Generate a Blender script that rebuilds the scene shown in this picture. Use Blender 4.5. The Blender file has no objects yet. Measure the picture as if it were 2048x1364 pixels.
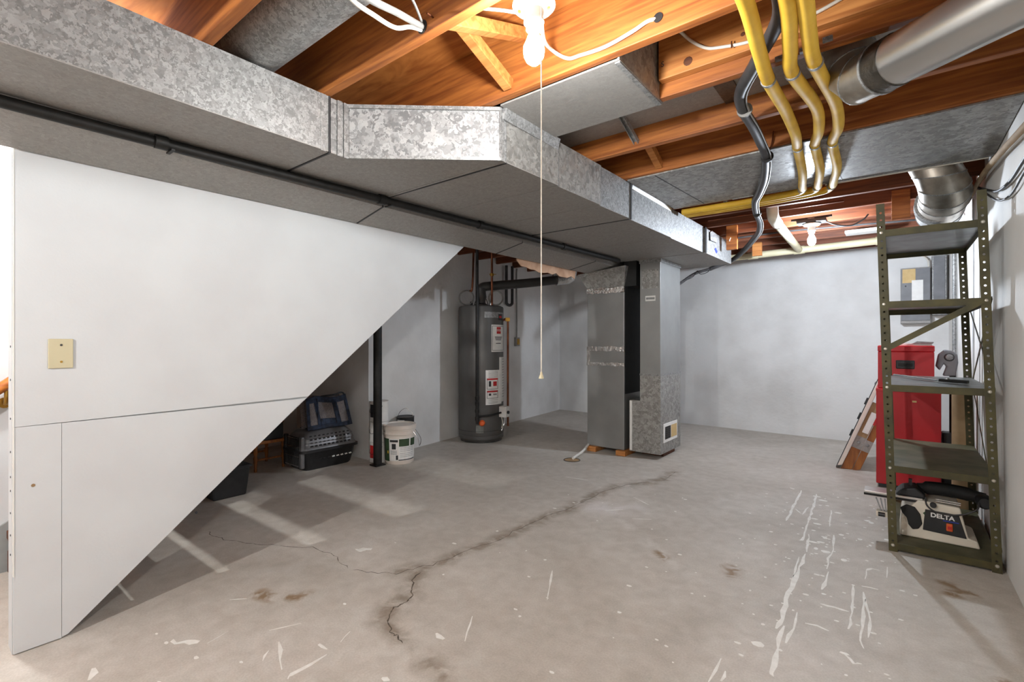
import bpy, bmesh, math, random
from mathutils import Vector, Matrix
R = math.radians
random.seed(7)
C = bpy.context.scene.collection
SC = bpy.context.scene
# ---------------------------------------------------------------- camera, world, exposure
cam = bpy.data.cameras.new('camera'); cam.sensor_width = 36.0; cam.sensor_fit = 'HORIZONTAL'
cam.lens = 970.0 / 2048 * 36.0; cam.clip_start = 0.02
co = bpy.data.objects.new('camera', cam); C.objects.link(co)
co.location = (0, 0, 1.12); co.rotation_euler = (R(90), 0, R(38.3)); SC.camera = co
w = bpy.data.worlds.new('world'); SC.world = w; w.use_nodes = True
w.node_tree.nodes['Background'].inputs[0].default_value = (1, .97, .93, 1)
w.node_tree.nodes['Background'].inputs[1].default_value = .15
vs = SC.view_settings; vs.view_transform = 'Standard'; vs.look = 'None'; vs.gamma = 1.0; vs.use_curve_mapping = False
vs.exposure = -0.10
BULB_MAIN, BULB_BACK, BULB_STAIR, BULB_FILL = 1000.0, 2050.0, 1700.0, 3300.0

# ---------------------------------------------------------------- materials
def srgb(c):
    return tuple(((x/255)/12.92 if x/255 <= .04045 else ((x/255+.055)/1.055)**2.4) for x in c) + (1,)
MATS = {}
def M(name, c1, c2=None, scale=6, rough=.6, metal=0, bump=0, bscale=60, stretch=(1,1,1), detail=4, lo=.35, hi=.65, rnd=False, spec=.5, emit=0, rough2=None, distort=0, alpha=1):
    m = bpy.data.materials.new(name); m.use_nodes = True; MATS[name] = m
    nt = m.node_tree; N = nt.nodes; L = nt.links; p = N['Principled BSDF']
    p.inputs['Base Color'].default_value = srgb(c1); p.inputs['Roughness'].default_value = rough
    p.inputs['Metallic'].default_value = metal; p.inputs['Specular IOR Level'].default_value = spec
    if emit:
        p.inputs['Emission Color'].default_value = srgb(c1); p.inputs['Emission Strength'].default_value = emit
    tc = N.new('ShaderNodeTexCoord'); mp = N.new('ShaderNodeMapping'); mp.inputs['Scale'].default_value = stretch
    L.new(tc.outputs['Object'], mp.inputs['Vector'])
    vec = mp.outputs['Vector']
    if rnd:
        oi = N.new('ShaderNodeObjectInfo'); ad = N.new('ShaderNodeVectorMath'); ad.operation = 'ADD'
        mu = N.new('ShaderNodeMath'); mu.operation = 'MULTIPLY'; mu.inputs[1].default_value = 37
        L.new(oi.outputs['Random'], mu.inputs[0]); L.new(vec, ad.inputs[0]); L.new(mu.outputs[0], ad.inputs[1]); vec = ad.outputs[0]
    if c2 is not None:
        n = N.new('ShaderNodeTexNoise'); n.inputs['Scale'].default_value = scale; n.inputs['Detail'].default_value = detail
        n.inputs['Distortion'].default_value = distort
        L.new(vec, n.inputs['Vector'])
        r = N.new('ShaderNodeValToRGB'); r.color_ramp.elements[0].position = lo; r.color_ramp.elements[1].position = hi
        r.color_ramp.elements[0].color = srgb(c1); r.color_ramp.elements[1].color = srgb(c2)
        L.new(n.outputs['Fac'], r.inputs['Fac']); L.new(r.outputs['Color'], p.inputs['Base Color'])
        if rough2 is not None:
            mr = N.new('ShaderNodeMapRange'); mr.inputs['To Min'].default_value = rough; mr.inputs['To Max'].default_value = rough2
            L.new(n.outputs['Fac'], mr.inputs['Value']); L.new(mr.outputs['Result'], p.inputs['Roughness'])
    if bump:
        n2 = N.new('ShaderNodeTexNoise'); n2.inputs['Scale'].default_value = bscale; n2.inputs['Detail'].default_value = 5
        L.new(vec, n2.inputs['Vector']); b = N.new('ShaderNodeBump'); b.inputs['Strength'].default_value = bump; b.inputs['Distance'].default_value = .01
        L.new(n2.outputs['Fac'], b.inputs['Height']); L.new(b.outputs['Normal'], p.inputs['Normal'])
    return m
def galv(name, lo, hi, scale, rough=.42, metal=.8, dist=.04):
    m = bpy.data.materials.new(name); m.use_nodes = True; MATS[name] = m
    nt = m.node_tree; N = nt.nodes; L = nt.links; p = N['Principled BSDF']
    tc = N.new('ShaderNodeTexCoord'); nz = N.new('ShaderNodeTexNoise'); nz.inputs['Scale'].default_value = scale*.8
    L.new(tc.outputs['Object'], nz.inputs['Vector'])
    sc = N.new('ShaderNodeVectorMath'); sc.operation = 'SCALE'; sc.inputs['Scale'].default_value = dist
    ad = N.new('ShaderNodeVectorMath'); ad.operation = 'ADD'
    L.new(nz.outputs['Color'], sc.inputs[0]); L.new(tc.outputs['Object'], ad.inputs[0]); L.new(sc.outputs[0], ad.inputs[1])
    v = N.new('ShaderNodeTexVoronoi'); v.inputs['Scale'].default_value = scale; v.inputs['Randomness'].default_value = 1
    L.new(ad.outputs[0], v.inputs['Vector'])
    sx = N.new('ShaderNodeSeparateColor'); L.new(v.outputs['Color'], sx.inputs[0])
    r = N.new('ShaderNodeValToRGB'); r.color_ramp.elements[0].color = srgb(lo); r.color_ramp.elements[1].color = srgb(hi)
    r.color_ramp.elements[0].position = .1; r.color_ramp.elements[1].position = .95
    L.new(sx.outputs[0], r.inputs['Fac']); L.new(r.outputs['Color'], p.inputs['Base Color'])
    mr = N.new('ShaderNodeMapRange'); mr.inputs['To Min'].default_value = rough-.1; mr.inputs['To Max'].default_value = rough+.14
    L.new(sx.outputs[1], mr.inputs['Value']); L.new(mr.outputs['Result'], p.inputs['Roughness'])
    p.inputs['Metallic'].default_value = metal
    b = N.new('ShaderNodeBump'); b.inputs['Strength'].default_value = .06; b.inputs['Distance'].default_value = .004
    L.new(sx.outputs[2], b.inputs['Height']); L.new(b.outputs['Normal'], p.inputs['Normal'])
    return m

M('drywall', (204,206,207), (198,199,200), 3, .75, bump=.05, bscale=120, spec=.3)
M('wall_paint', (222,221,219), (204,202,199), 2.2, .8, bump=.25, bscale=26, spec=.3, lo=.4, hi=.72)
M('wall_right_paint', (234,232,228), (222,219,214), 2.0, .8, bump=.12, bscale=40, spec=.3)
M('joist_wood', (174,106,46), (130,71,27), 5, .62, stretch=(.6,9,9), detail=8, rnd=True, distort=.6, bump=.08, bscale=18)
M('pale_wood', (196,132,70), (160,96,44), 5, .6, stretch=(.7,9,9), detail=8, rnd=True, distort=.8)
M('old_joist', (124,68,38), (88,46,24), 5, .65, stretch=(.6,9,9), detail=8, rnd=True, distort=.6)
M('plywood', (184,118,56), (146,82,32), 2.6, .6, stretch=(1,5,1), detail=6, distort=2.0, rnd=True)
M('dark_wood', (108,62,34), (78,42,22), 5, .7, stretch=(1,8,8))
galv('galv_bright', (116,116,116), (166,166,165), 46, .55, .45, .10)
galv('galv_fine', (122,122,121), (162,162,161), 85, .52, .5, .05)
galv('galv_dull', (146,143,139), (156,153,149), 90, .6, .35, .04)
galv('galv_big', (132,130,126), (168,166,162), 46, .5, .5, .07)
M('cabinet_metal', (152,152,150), (142,142,140), 4, .42, .6)
M('aluminium', (205,202,197), (196,193,188), 3, .28, .92, stretch=(1,1,1))
M('foil', (232,230,227), (196,194,190), 18, .2, .9, bump=.6, bscale=45)
M('foil_dark', (92,86,78), (60,56,50), 14, .3, .7, bump=.5, bscale=40)
M('elbow_metal', (186,178,166), (150,142,130), 12, .36, .85)
M('black_iron', (34,32,30), (22,21,20), 20, .55, .3)
M('black_matte', (20,20,20), (28,27,26), 20, .7)
M('black_plastic', (26,26,27), (38,38,40), 14, .45)
M('black_rubber', (44,43,44), (60,58,58), 16, .5, spec=.5)
M('grey_plastic', (118,119,122), (104,105,108), 10, .45)
M('silver_plastic', (122,120,120), (104,103,104), 8, .38, .3)
M('olive_paint', (80,74,42), (62,58,35), 14, .5, .25, bump=.06, bscale=90)
M('shelf_top', (132,136,134), (104,106,102), 9, .4, .55)
M('shelf_rust', (96,90,66), (66,68,40), 9, .6, .2)
M('red_paint', (184,20,30), (172,16,26), 4, .4, spec=.5)
M('cream_plastic', (220,212,196), (208,199,182), 8, .5)
M('pvc', (222,212,178), (206,196,160), 5, .45)
M('pvc_white', (230,228,222), (216,212,204), 6, .4)
M('yellow_jacket', (230,190,66), (212,166,44), 9, .62)
M('white_cable', (226,220,208), (210,203,190), 12, .5)
M('grey_cable', (142,140,136), (116,114,110), 10, .45, .3)
M('copper', (122,72,48), (92,52,34), 10, .4, .8)
M('brass', (190,150,70), (160,120,50), 10, .35, .8)
M('heater_grey', (92,90,88), (84,82,80), 5, .42, .25)
M('heater_dark', (62,60,58), (52,50,48), 5, .45, .2)
M('label_white', (232,230,226), (224,222,218), 20, .6)
M('label_red', (190,36,36), (178,30,30), 20, .6)
M('label_dark', (46,46,48), (36,36,38), 20, .6)
M('label_green', (52,74,46), (40,60,36), 14, .6)
M('label_grey', (150,150,150), (130,130,130), 40, .6)
M('label_amber', (206,178,126), (196,166,112), 20, .7)
M('orange_plastic', (214,92,34), (200,80,28), 10, .5)
M('porcelain', (238,234,226), (230,226,218), 5, .3)
M('ivory', (196,186,154), (190,180,148), 5, .4)
M('string', (230,225,214), (212,206,194), 60, .8)
M('bucket_plastic', (230,220,210), (220,209,198), 8, .45)
M('blue_fabric', (44,56,78), (26,32,46), 26, .8, bump=.4, bscale=70)
M('mesh_fabric', (128,118,114), (96,92,94), 120, .8)
M('pink', (216,128,112), (200,110,98), 10, .6)
M('card', (168,140,104), (146,118,84), 8, .8)
M('stained_wood', (158,96,34), (120,66,20), 6, .5, stretch=(8,8,1), detail=7)
M('white_laminate', (226,214,202), (214,202,190), 8, .55)
M('chrome', (210,210,210), (190,190,190), 8, .2, .95)
M('paper_insulation', (196,160,132), (170,132,104), 8, .9)
M('paint_mark', (236,234,228), (222,219,211), 30, .6)
M('crack', (104,94,82), (78,70,60), 30, .9)
M('skirt_grey', (150,153,152), (128,131,130), 7, .6)
M('handrail_wood', (190,116,50), (158,86,32), 6, .4, stretch=(9,1,9))
M('steel_bolt', (206,200,186), (180,174,160), 20, .35, .7)
M('blue_ink', (40,60,170), (36,52,150), 10, .6)
M('glass_bottle', (70,90,70), (60,80,60), 10, .2)
def emitter(name, strength, col=(255,240,220)):
    m = bpy.data.materials.new(name); m.use_nodes = True; MATS[name] = m
    p = m.node_tree.nodes['Principled BSDF']; p.inputs['Base Color'].default_value = (1,1,1,1)
    p.inputs['Emission Color'].default_value = srgb(col); p.inputs['Emission Strength'].default_value = strength
emitter('bulb_main', BULB_MAIN, (253,255,255)); emitter('bulb_back', BULB_BACK, (228,240,255))
emitter('bulb_stair', BULB_STAIR, (253,255,255)); emitter('bulb_fill', BULB_FILL, (253,255,255))

def floor_material(stain_paths):
    m = bpy.data.materials.new('concrete'); m.use_nodes = True; MATS['concrete'] = m
    nt = m.node_tree; N = nt.nodes; L = nt.links; p = N['Principled BSDF']
    tc = N.new('ShaderNodeTexCoord'); P = tc.outputs['Object']
    def noise(scale, detail=5, dist=0):
        n = N.new('ShaderNodeTexNoise'); n.inputs['Scale'].default_value = scale; n.inputs['Detail'].default_value = detail
        n.inputs['Distortion'].default_value = dist; L.new(P, n.inputs['Vector']); return n
    def ramp(fac, a, b, ca, cb):
        r = N.new('ShaderNodeValToRGB'); e = r.color_ramp.elements; e[0].position = a; e[1].position = b; e[0].color = ca; e[1].color = cb
        L.new(fac, r.inputs['Fac']); return r.outputs['Color']
    def mix(fac, a, b, mode='MIX'):
        x = N.new('ShaderNodeMix'); x.data_type = 'RGBA'; x.blend_type = mode
        for s, v in ((0, fac), (6, a), (7, b)):
            if hasattr(v, 'is_linked'): L.new(v, x.inputs[s])
            else: x.inputs[s].default_value = v
        return x.outputs[2]
    base = ramp(noise(1.1, 6, .8).outputs['Fac'], .3, .7, srgb((190,183,173)), srgb((213,207,199)))
    fine = ramp(noise(14, 8, .4).outputs['Fac'], .25, .75, srgb((222,219,215)), srgb((255,255,255)))
    base = mix(.75, base, fine, 'MULTIPLY')
    # distance to given paths, for dirt and scuffs that follow them
    nzv = noise(5, 4); sc = N.new('ShaderNodeVectorMath'); sc.operation = 'SCALE'; sc.inputs['Scale'].default_value = .16
    sb = N.new('ShaderNodeVectorMath'); sb.operation = 'SUBTRACT'; sb.inputs[1].default_value = (.5,.5,.5)
    L.new(nzv.outputs['Color'], sb.inputs[0]); L.new(sb.outputs[0], sc.inputs[0])
    ad = N.new('ShaderNodeVectorMath'); ad.operation = 'ADD'; L.new(P, ad.inputs[0]); L.new(sc.outputs[0], ad.inputs[1])
    fl = N.new('ShaderNodeVectorMath'); fl.operation = 'MULTIPLY'; fl.inputs[1].default_value = (1,1,0); L.new(ad.outputs[0], fl.inputs[0]); Q = fl.outputs[0]
    def near(paths):
        best = None
        for path in paths:
            for a, b in zip(path[:-1], path[1:]):
                a = Vector((a[0], a[1], 0)); b = Vector((b[0], b[1], 0)); d = b-a
                s1 = N.new('ShaderNodeVectorMath'); s1.operation = 'SUBTRACT'; L.new(Q, s1.inputs[0]); s1.inputs[1].default_value = a
                dt = N.new('ShaderNodeVectorMath'); dt.operation = 'DOT_PRODUCT'; L.new(s1.outputs[0], dt.inputs[0]); dt.inputs[1].default_value = d/d.length_squared
                cl = N.new('ShaderNodeClamp'); L.new(dt.outputs['Value'], cl.inputs['Value'])
                se = N.new('ShaderNodeVectorMath'); se.operation = 'SCALE'; se.inputs[0].default_value = d; L.new(cl.outputs[0], se.inputs['Scale'])
                ds = N.new('ShaderNodeVectorMath'); ds.operation = 'DISTANCE'; L.new(s1.outputs[0], ds.inputs[0]); L.new(se.outputs[0], ds.inputs[1])
                if best is None: best = ds.outputs['Value']
                else:
                    mn = N.new('ShaderNodeMath'); mn.operation = 'MINIMUM'; L.new(best, mn.inputs[0]); L.new(ds.outputs['Value'], mn.inputs[1]); best = mn.outputs[0]
        return best
    def lay(paths, r0, r1, col, amt, ns, lo, hi):
        nonlocal base
        st = ramp(near(paths), r0, r1, (amt,amt,amt,1), (0,0,0,1))
        base = mix(mix(1.0, st, ramp(noise(ns, 6, 1).outputs['Fac'], lo, hi, (0,0,0,1), (1,1,1,1)), 'MULTIPLY'), base, srgb(col))
    lay(stain_paths, .012, .085, (146,134,120), .95, 9, .36, .6)
    lay([[(-1.56,2.90),(-1.40,3.02)]], .03, .17, (224,219,217), .8, 6, .3, .6)                       # pale rubbed patch
    lay([[(-1.34,2.80),(-.98,2.50),(-.72,2.33)]], .005, .06, (216,211,204), .7, 8, .3, .6)            # pale drag mark
    lay([[(.19,2.99),(.24,2.93),(.20,2.88)],[(-.99,2.46),(-.93,2.44)],[(-.63,2.56),(-.62,2.48)],[(-2.22,1.0),(-2.12,1.04),(-2.05,1.10)],[(.30,2.25),(.33,2.1)]], .01, .045, (142,116,86), .9, 16, .36, .56)
    # scattered grey scuffs and speckle
    sp2 = ramp(noise(3.7, 5, .6).outputs['Fac'], .60, .75, (0,0,0,1), (.5,.5,.5,1))
    base = mix(sp2, base, srgb((206,202,196)))
    spk = ramp(noise(140, 2).outputs['Fac'], .3, .7, srgb((232,230,227)), srgb((255,255,255)))
    base = mix(.7, base, spk, 'MULTIPLY')
    L.new(base, p.inputs['Base Color'])
    p.inputs['Roughness'].default_value = .55; p.inputs['Specular IOR Level'].default_value = .35
    b = N.new('ShaderNodeBump'); b.inputs['Strength'].default_value = .12; b.inputs['Distance'].default_value = .01
    L.new(noise(30, 6).outputs['Fac'], b.inputs['Height']); L.new(b.outputs['Normal'], p.inputs['Normal'])

# ---------------------------------------------------------------- mesh helpers
ORG = {}
def catmull(pts, k=6):
    pts = [Vector(p) for p in pts]
    if len(pts) < 3: return pts
    out = []
    e = [pts[0]*2-pts[1]] + pts + [pts[-1]*2-pts[-2]]
    for i in range(1, len(e)-2):
        p0, p1, p2, p3 = e[i-1:i+3]
        for j in range(k):
            t = j/k
            out.append(.5*((2*p1)+(p2-p0)*t+(2*p0-5*p1+4*p2-p3)*t*t+(3*p1-p0-3*p2+p3)*t**3))
    out.append(pts[-1]); return out
class MB:
    def __init__(s): s.v = []; s.f = []
    def add(s, vs, fs):
        o = len(s.v); s.v += [Vector(v) for v in vs]; s.f += [tuple(i+o for i in f) for f in fs]; return s
    def box(s, x0, x1, y0, y1, z0, z1):
        vs = [(x,y,z) for z in (z0,z1) for y in (y0,y1) for x in (x0,x1)]
        return s.add(vs, [(0,2,3,1),(4,5,7,6),(0,1,5,4),(2,6,7,3),(0,4,6,2),(1,3,7,5)])
    def bar(s, a, b, w, h, up=(0,0,1)):                    # box from a to b, w across, h along up
        a = Vector(a); b = Vector(b); d = (b-a).normalized(); u = Vector(up); x = d.cross(u).normalized(); u = x.cross(d).normalized()
        vs = [p + x*sx*w/2 + u*su*h/2 for p in (a,b) for su in (-1,1) for sx in (-1,1)]
        return s.add(vs, [(0,1,3,2),(4,6,7,5),(0,4,5,1),(2,3,7,6),(0,2,6,4),(1,5,7,3)])
    def prism(s, poly, axis, a, b):                        # poly in the two other axes, extruded along axis
        def P(p, t): return {'x': (t,p[0],p[1]), 'y': (p[0],t,p[1]), 'z': (p[0],p[1],t)}[axis]
        n = len(poly); vs = [P(p,a) for p in poly] + [P(p,b) for p in poly]
        return s.add(vs, [tuple(range(n-1,-1,-1)), tuple(range(n,2*n))] + [(i,(i+1)%n,n+(i+1)%n,n+i) for i in range(n)])
    def loft(s, rings, caps=True):
        n = len(rings[0]); vs = [p for r in rings for p in r]; fs = []
        for k in range(len(rings)-1):
            for i in range(n): fs.append((k*n+i, k*n+(i+1)%n, (k+1)*n+(i+1)%n, (k+1)*n+i))
        if caps: fs += [tuple(range(n-1,-1,-1)), tuple(range((len(rings)-1)*n, len(rings)*n))]
        return s.add(vs, fs)
    def tube(s, pts, r, n=10, k=6, caps=True, smooth=True):
        P = catmull(pts, k) if smooth else [Vector(p) for p in pts]
        rs = r if isinstance(r, (list,tuple)) else None
        rings = []; t0 = (P[1]-P[0]).normalized()
        ref = Vector((0,0,1)) if abs(t0.z) < .9 else Vector((1,0,0)); x = t0.cross(ref).normalized()
        for i, p in enumerate(P):
            t = (P[min(i+1,len(P)-1)]-P[max(i-1,0)]).normalized()
            x = (x - t*x.dot(t)).normalized(); y = t.cross(x)
            rr = r if rs is None else rs[min(int(i/(len(P)-1)*(len(rs)-1)+.5), len(rs)-1)]
            rings.append([p + x*rr*math.cos(2*math.pi*j/n) + y*rr*math.sin(2*math.pi*j/n) for j in range(n)])
        return s.loft(rings, caps)
    def cyl(s, a, b, r, r2=None, n=20, caps=True):
        r2 = r if r2 is None else r2
        a = Vector(a); b = Vector(b); t = (b-a).normalized(); ref = Vector((0,0,1)) if abs(t.z) < .9 else Vector((1,0,0)); x = t.cross(ref).normalized(); y = t.cross(x)
        return s.loft([[p + x*q*math.cos(2*math.pi*j/n) + y*q*math.sin(2*math.pi*j/n) for j in range(n)] for p, q in ((a,r),(b,r2))], caps)
    def lathe(s, c, prof, n=28, axis=None):
        c = Vector(c); q = Vector(axis).to_track_quat('Z','Y') if axis else None
        rings = []
        for r, z in prof:
            ring = [Vector((max(r,1e-4)*math.cos(2*math.pi*j/n), max(r,1e-4)*math.sin(2*math.pi*j/n), z)) for j in range(n)]
            rings.append([c + (q @ p if q else p) for p in ring])
        return s.loft(rings, True)
    def ring(s, c, R0, r, axis=(0,0,1), n=24, m=8, a0=0, a1=360):
        c = Vector(c); q = Vector(axis).to_track_quat('Z','Y'); full = abs(a1-a0) >= 359.9
        pts = [c + q @ Vector((R0*math.cos(R(a0+(a1-a0)*j/n)), R0*math.sin(R(a0+(a1-a0)*j/n)), 0)) for j in range(n+(1))]
        return s.tube(pts, r, m, smooth=False, caps=not full)
    def cylpatch(s, c, r, a0, a1, z0, z1, n=8, th=.0015):  # curved label on a vertical cylinder
        c = Vector(c); rings = []
        for j in range(n+1):
            a = R(a0+(a1-a0)*j/n); e = Vector((math.cos(a), math.sin(a), 0))
            rings.append([c+e*(r-.002)+Vector((0,0,z0)), c+e*(r+th)+Vector((0,0,z0)), c+e*(r+th)+Vector((0,0,z1)), c+e*(r-.002)+Vector((0,0,z1))])
        return s.loft(rings, True)
    def ribbon(s, pts, wd, z0=-.001, z1=.0006, jitter=.35, seed=0):
        rd = random.Random(seed); P = [Vector((p[0],p[1],0)) for p in pts]
        Q = []
        for a, b in zip(P[:-1], P[1:]):
            k = max(2, int((b-a).length/.05))
            Q += [a.lerp(b, i/k) for i in range(k)]
        Q.append(P[-1]); rings = []
        for i, p in enumerate(Q):
            t = (Q[min(i+1,len(Q)-1)]-Q[max(i-1,0)]).normalized(); x = Vector((t.y,-t.x,0)); e = min(1, .35+min(i, len(Q)-1-i)*.5)
            h = wd/2*e*(1+jitter*(rd.random()*2-1)); o = x*wd*jitter*(rd.random()-.5)
            l = p+o-x*h; r_ = p+o+x*h
            rings.append([(l.x,l.y,z0),(r_.x,r_.y,z0),(r_.x,r_.y,z1),(l.x,l.y,z1)])
        return s.loft(rings, True)
    def xf(s, fn): s.v = [Vector(fn(v)) for v in s.v]; return s
    def build(s, name, mat, parent=None, smooth=None, bevel=0, org=None, solid=0, sub=0):
        o0 = Vector(org) if org is not None else (ORG[parent.name] if parent is not None else Vector((0,0,0)))
        me = bpy.data.meshes.new(name); me.from_pydata([tuple(v-o0) for v in s.v], [], s.f)
        bm = bmesh.new(); bm.from_mesh(me); bmesh.ops.recalc_face_normals(bm, faces=bm.faces); bm.to_mesh(me); bm.free()
        me.materials.append(MATS[mat])
        if smooth is not None:
            me.polygons.foreach_set('use_smooth', [True]*len(me.polygons)); me.set_sharp_from_angle(angle=R(smooth))
        o = bpy.data.objects.new(name, me); C.objects.link(o); ORG[o.name] = o0
        if parent is not None: o.parent = parent
        else: o.location = o0
        if solid:
            md = o.modifiers.new('solid','SOLIDIFY'); md.thickness = solid; md.offset = 0
        if bevel:
            md = o.modifiers.new('bevel','BEVEL'); md.width = bevel; md.segments = 2; md.limit_method = 'ANGLE'
        if sub:
            md = o.modifiers.new('sub','SUBSURF'); md.levels = sub; md.render_levels = sub
        return o
def tag(o, label, cat, group=None):
    o['label'] = label; o['category'] = cat
    if group: o['group'] = group
    return o
def struct(o, label=None):
    o['kind'] = 'structure'
    if label: o['label'] = label
    return o
def thing(name, label, cat, loc, group=None):
    o = bpy.data.objects.new(name, None); C.objects.link(o); o.location = loc; ORG[o.name] = Vector(loc); o.empty_display_size = .05
    return tag(o, label, cat, group)
def text(name, s, size, mat, origin, xdir, up, parent, depth=.0008, bold=0):
    cu = bpy.data.curves.new('t', 'FONT'); cu.body = s; cu.size = size; cu.extrude = depth; cu.offset = bold; cu.align_x = 'CENTER'; cu.align_y = 'CENTER'
    to = bpy.data.objects.new('t', cu); C.objects.link(to); dg = bpy.context.evaluated_depsgraph_get()
    me = bpy.data.meshes.new_from_object(to.evaluated_get(dg)); bpy.data.objects.remove(to)
    X = Vector(xdir).normalized(); U = Vector(up).normalized(); Z = X.cross(U)
    mt = Matrix((X,U,Z)).transposed().to_4x4(); o0 = ORG[parent.name]
    mt.translation = Vector(origin)-o0; me.transform(mt); me.materials.clear(); me.materials.append(MATS[mat])
    o = bpy.data.objects.new(name, me); C.objects.link(o); o.parent = parent; ORG[o.name] = o0; return o
def copy_tree(o, parent=None):
    c = o.copy(); C.objects.link(c); c.parent = parent; ORG[c.name] = ORG[o.name]
    for ch in list(o.children): copy_tree(ch, c)
    return c

# ================================================================= SETTING
CRA = [(-2.087,1.386),(-1.985,1.422),(-1.894,1.494),(-1.851,1.596),(-1.799,1.732),(-1.801,1.912),(-1.75,2.065),(-1.758,2.311),(-1.749,2.571),(-1.704,2.809),(-1.709,3.127),(-1.675,3.415),(-1.578,3.635),(-1.466,3.813),(-1.482,4.125)]
CRB = [(-1.81,1.56),(-1.752,1.48),(-1.667,1.393),(-1.65,1.319),(-1.638,1.262),(-1.553,1.192),(-1.499,1.178),(-1.437,1.161)]
CRC = [(-3.176,1.139),(-3.073,1.125),(-2.924,1.166),(-2.774,1.211),(-2.675,1.276),(-2.521,1.369),(-2.344,1.414),(-2.236,1.397),(-2.113,1.376)]
floor_material([CRA[2:], CRB + [(-1.2,1.12)]])
floor = struct(MB().box(-5.2, .6, -3.2, 6.9, -.1, 0).build('floor', 'concrete'), 'grey beige concrete floor with cracks and white paint marks')
STROKES = [(.012,[(-.55,4.2),(-.53,3.43)]),(.012,[(-.45,4.17),(-.43,3.73),(-.42,3.4),(-.41,3.16),(-.42,3.14)]),(.01,[(-.39,3.27),(-.37,2.99)]),(.016,[(-.37,2.96),(-.37,2.77),(-.37,2.58),(-.37,2.39),(-.36,2.21),(-.36,2.12)]),(.012,[(-.32,2.3),(-.31,2.16),(-.32,2.04)]),(.013,[(-.34,2.16),(-.34,2.05),(-.33,1.92),(-.33,1.83),(-.32,1.81)]),(.01,[(-.33,3.83),(-.31,3.49)]),(.012,[(-.28,3.35),(-.26,3.11),(-.27,2.97),(-.26,2.83)]),(.014,[(-.25,2.8),(-.26,2.58)]),(.01,[(-.11,2.82),(-.11,2.93),(-.09,2.97),(-.06,2.97)]),(.012,[(-.12,2.73),(-.06,2.74)]),(.01,[(-.15,2.71),(-.14,2.49),(-.14,2.29)]),(.012,[(-.11,2.67),(-.1,2.44),(-.1,2.23),(-.09,2.18)]),(.01,[(-.1,2.6),(-.08,2.42),(-.08,2.27)]),(.014,[(-.25,2.44),(-.2,2.44),(-.15,2.44)]),(.007,[(-.28,2.23),(-.24,2.24),(-.2,2.23)]),(.008,[(-.03,3.04),(-.03,2.9)]),(.008,[(-.48,1.8),(-.48,1.65)]),(.016,[(-.45,1.74),(-.45,1.68)]),(.012,[(-.14,2.1),(-.11,2.06),(-.09,2.07)]),(.008,[(-.52,3.71),(-.47,3.62),(-.46,3.81)]),(.008,[(-.39,2.9),(-.38,2.63)]),(.03,[(-2.12,.63),(-2.07,.66),(-2.03,.69)]),(.02,[(-2.15,.42),(-2.09,.39)]),(.004,[(-2.0,.71),(-2.02,.79)]),(.012,[(-1.59,.95),(-1.59,.82),(-1.58,.8)]),(.022,[(-1.67,.96),(-1.62,.97)]),(.012,[(-1.8,.88),(-1.64,.81)]),(.006,[(-2.26,.89),(-2.21,.94)]),(.004,[(-1.9,.89),(-1.85,.99)]),(.01,[(-1.65,1.08),(-1.62,1.02)]),(.012,[(-1.78,.83),(-1.74,.79)]),(.05,[(-2.27,1.52),(-2.25,1.55),(-2.21,1.58)]),(.006,[(-1.35,1.45),(-1.26,1.31)]),(.02,[(-1.38,1.28),(-1.33,1.27)]),(.02,[(-1.34,1.0),(-1.31,1.01)]),(.008,[(-1.31,1.98),(-1.18,1.74)]),(.008,[(-2.13,3.41),(-1.94,3.44)]),(.01,[(-1.5,2.89),(-1.42,2.99)]),(.01,[(-1.3,2.87),(-1.2,2.93)]),(.006,[(-1.47,3.27),(-1.32,3.18)])]
for i, (wd, pts) in enumerate(STROKES):
    MB().ribbon(pts, wd, jitter=.6, seed=i).build('paint_streak', 'paint_mark', floor)
def jag(p, sd):
    r_ = random.Random(sd); q = catmull([(x,y,0) for x,y in p], 4); return [(v.x+r_.gauss(0,.006), v.y+r_.gauss(0,.006)) for v in q]
for i, (pth, wd) in enumerate(((CRA, .0025), (CRB, .0045), (CRC, .0025))):
    MB().ribbon(jag(pth, i), wd, jitter=.8, seed=90+i, z1=.0004).build('crack', 'crack', floor)
mb = MB(); rd = random.Random(3)
for i in range(230):
    if i < 150: x = rd.uniform(-.75,.1); y = rd.uniform(1.6,4.3)
    else: x = rd.uniform(-2.3,-.5); y = rd.uniform(.5,3.6)
    if i % 3 == 0: x = random.choice((-.37,-.28,-.12)) + rd.gauss(0,.06)
    r = rd.uniform(.003,.009) if i % 9 else rd.uniform(.012,.02); n = 7; a = rd.random()*6; el = rd.uniform(.6,1.8)
    ring = [(x+r*el*math.cos(a+6.283*j/n)*rd.uniform(.75,1.2), y+r*math.sin(a+6.283*j/n)*rd.uniform(.75,1.2)) for j in range(n)]
    mb.loft([[(p[0],p[1],-.001) for p in ring], [(p[0],p[1],.0005) for p in ring]])
sp = mb.build('paint_splatter', 'paint_mark', floor); sp['kind'] = 'stuff'

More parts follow.
